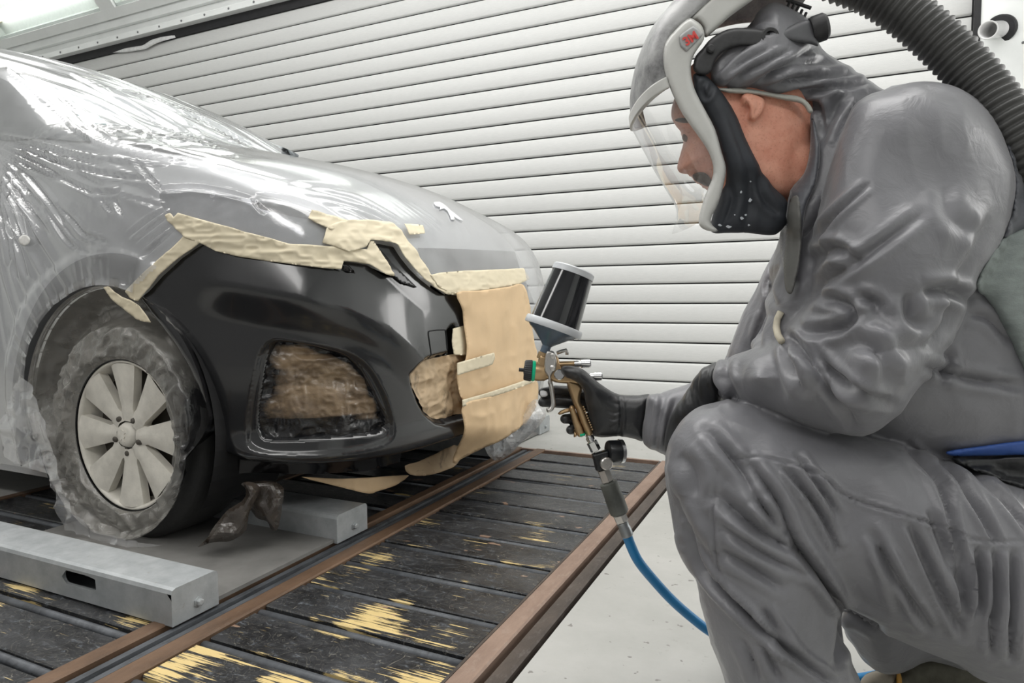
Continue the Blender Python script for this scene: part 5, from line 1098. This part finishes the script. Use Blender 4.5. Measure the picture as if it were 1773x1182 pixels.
MB().lathe(g(*c0),ca,[(.0385,.046),(.0385,.0525),(.041,.0535),(.050,.0530),(.052,.0515),(.052,.046)],48).build('screw_ring',M_LIDP,gun,auto=40)
M_CONE=simple('blue_grey_funnel',(.14,.19,.25),.2,0,.15,25); b_=M_CONE.node_tree.nodes['Principled BSDF']; b_.inputs['Transmission Weight'].default_value=.2
MB().lathe(g(*c0),ca,[(-.006,.0085),(.008,.0085),(.012,.012),(.030,.034),(.034,.0415),(.0385,.046)],40).build('funnel',M_CONE,gun,auto=40)
MB().lathe(g(*c0),ca,[(-.018,.0095),(-.016,.0105),(-.006,.0105),(-.005,.0095)],24).build('neck',M_BRZ,gun,auto=40)
# ------------------------------------------------------------------ regulator and gauge under the grip
f0,f1=(1019,753),(1075,895); fa=axd(f0,f1); fn=fa/np.linalg.norm(fa)
def seg(name,a,b,pr,m,par,segs=24): return MB().lathe(g(*a),axd(a,b),pr,segs).build(name,m,par,auto=30)
mm=lambda a,b:float(np.linalg.norm(axd(a,b)))
seg('inlet_fitting',(1019,752),(1026,768),[(0,.0062),(.005,.0062),(.0055,.0078),(.011,.0078),(.0115,.0062),(.018,.0062)],M_CHR,gun)
seg('hex_nut',(1024,764),(1034,784),[(0,.0080),(.001,.0098),(.018,.0098),(.019,.0080)],M_CHR,gun,6)
rg_=thing('pressure_regulator','black air regulator with round pressure gauge below the gun grip','gauge',g(1040,800))
cast('block',[(1024,785),(1050,777),(1054,779),(1059,808),(1056,812),(1034,816),(1031,813)],.013,M_BLK,rg_,0,1,3)
ga=rgt*.96+up*.02+fwd*.22
MB().lathe(g(1046,785,-.006),ga,[(-.004,.0055),(.012,.0055)],6).build('stem',M_BRASS,rg_,auto=30)
gg=MB().lathe(g(1052,782,-.006),ga,[(0,.016),(.001,.0190),(.004,.0205),(.022,.0205)],36).build('gauge_body',M_BLK,rg_,auto=35)
MB().lathe(g(1052,782,-.006),ga,[(.022,.0206),(.0225,.0216),(.028,.0216),(.029,.020)],36).build('gauge_bezel',M_CHR,rg_,auto=35)
MB().lathe(g(1052,782,-.006),ga,[(.0292,.0198),(.0296,.0)],36,(False,False)).build('gauge_face',simple('gauge_glass',(.62,.64,.65),.08),rg_)
V=[];kn=MB().lathe(g(1048,801,-.012),-np.array(fwd)*.95+rgt*.15,[(0,.0100),(.003,.0115),(.010,.0115),(.012,.0095),(.012,.006),(.010,.006),(.010,.002),(.012,.002)],28).build('adjuster_knob',M_SATIN,rg_,auto=30)
seg('outlet_nut',(1044,812),(1053,835),[(0,.0095),(.001,.0115),(.023,.0115),(.025,.0095)],M_SATIN,rg_,6)
# ------------------------------------------------------------------ hose with coupling
hose=thing('air_hose','blue air hose with grey quick coupling hanging below the gauge','hose',g(1080,920))
seg('coupling_sleeve',(1053,834),(1075,893),[(0,.0135),(.002,.0165),(.028,.0165),(.030,.0172),(.058,.0172),(.062,.0140)],simple('worn_black_sleeve',(.10,.105,.095),.55,.2,.4,20,.2,60),hose)
seg('hex_nut',(1071,888),(1081,910),[(0,.011),(.001,.0128),(.016,.0128),(.018,.009)],M_SATIN,hose,6)
seg('ferrule',(1077,903),(1088,930),[(0,.0085),(.002,.0105),(.010,.0100),(.012,.0110),(.026,.0110),(.028,.0095)],simple('zinc_ferrule',(.33,.35,.36),.4,.7),hose)
pts=[g(1084,922),g(1093,946,.01),g(1106,972,.02),g(1130,1002,.04),g(1163,1038,.06),g(1198,1069,.08),g(1234,1096,.10),at(1290,1130,1.36),at(1370,1165,1.36)]
pts=[np.array(p) for p in pts]; pts[-1][2]=.012; pts[-2][2]=max(pts[-2][2],.03); pts+= [at(1440,1175,Z=.012),at(1500,1172,Z=.012),at(1600,1150,Z=.012)]
o=MB().tube(catmull(pts,120),.0092,16).build('hose_line',simple('blue_hose',(.012,.20,.46),.35,0,.12,18),hose,True)
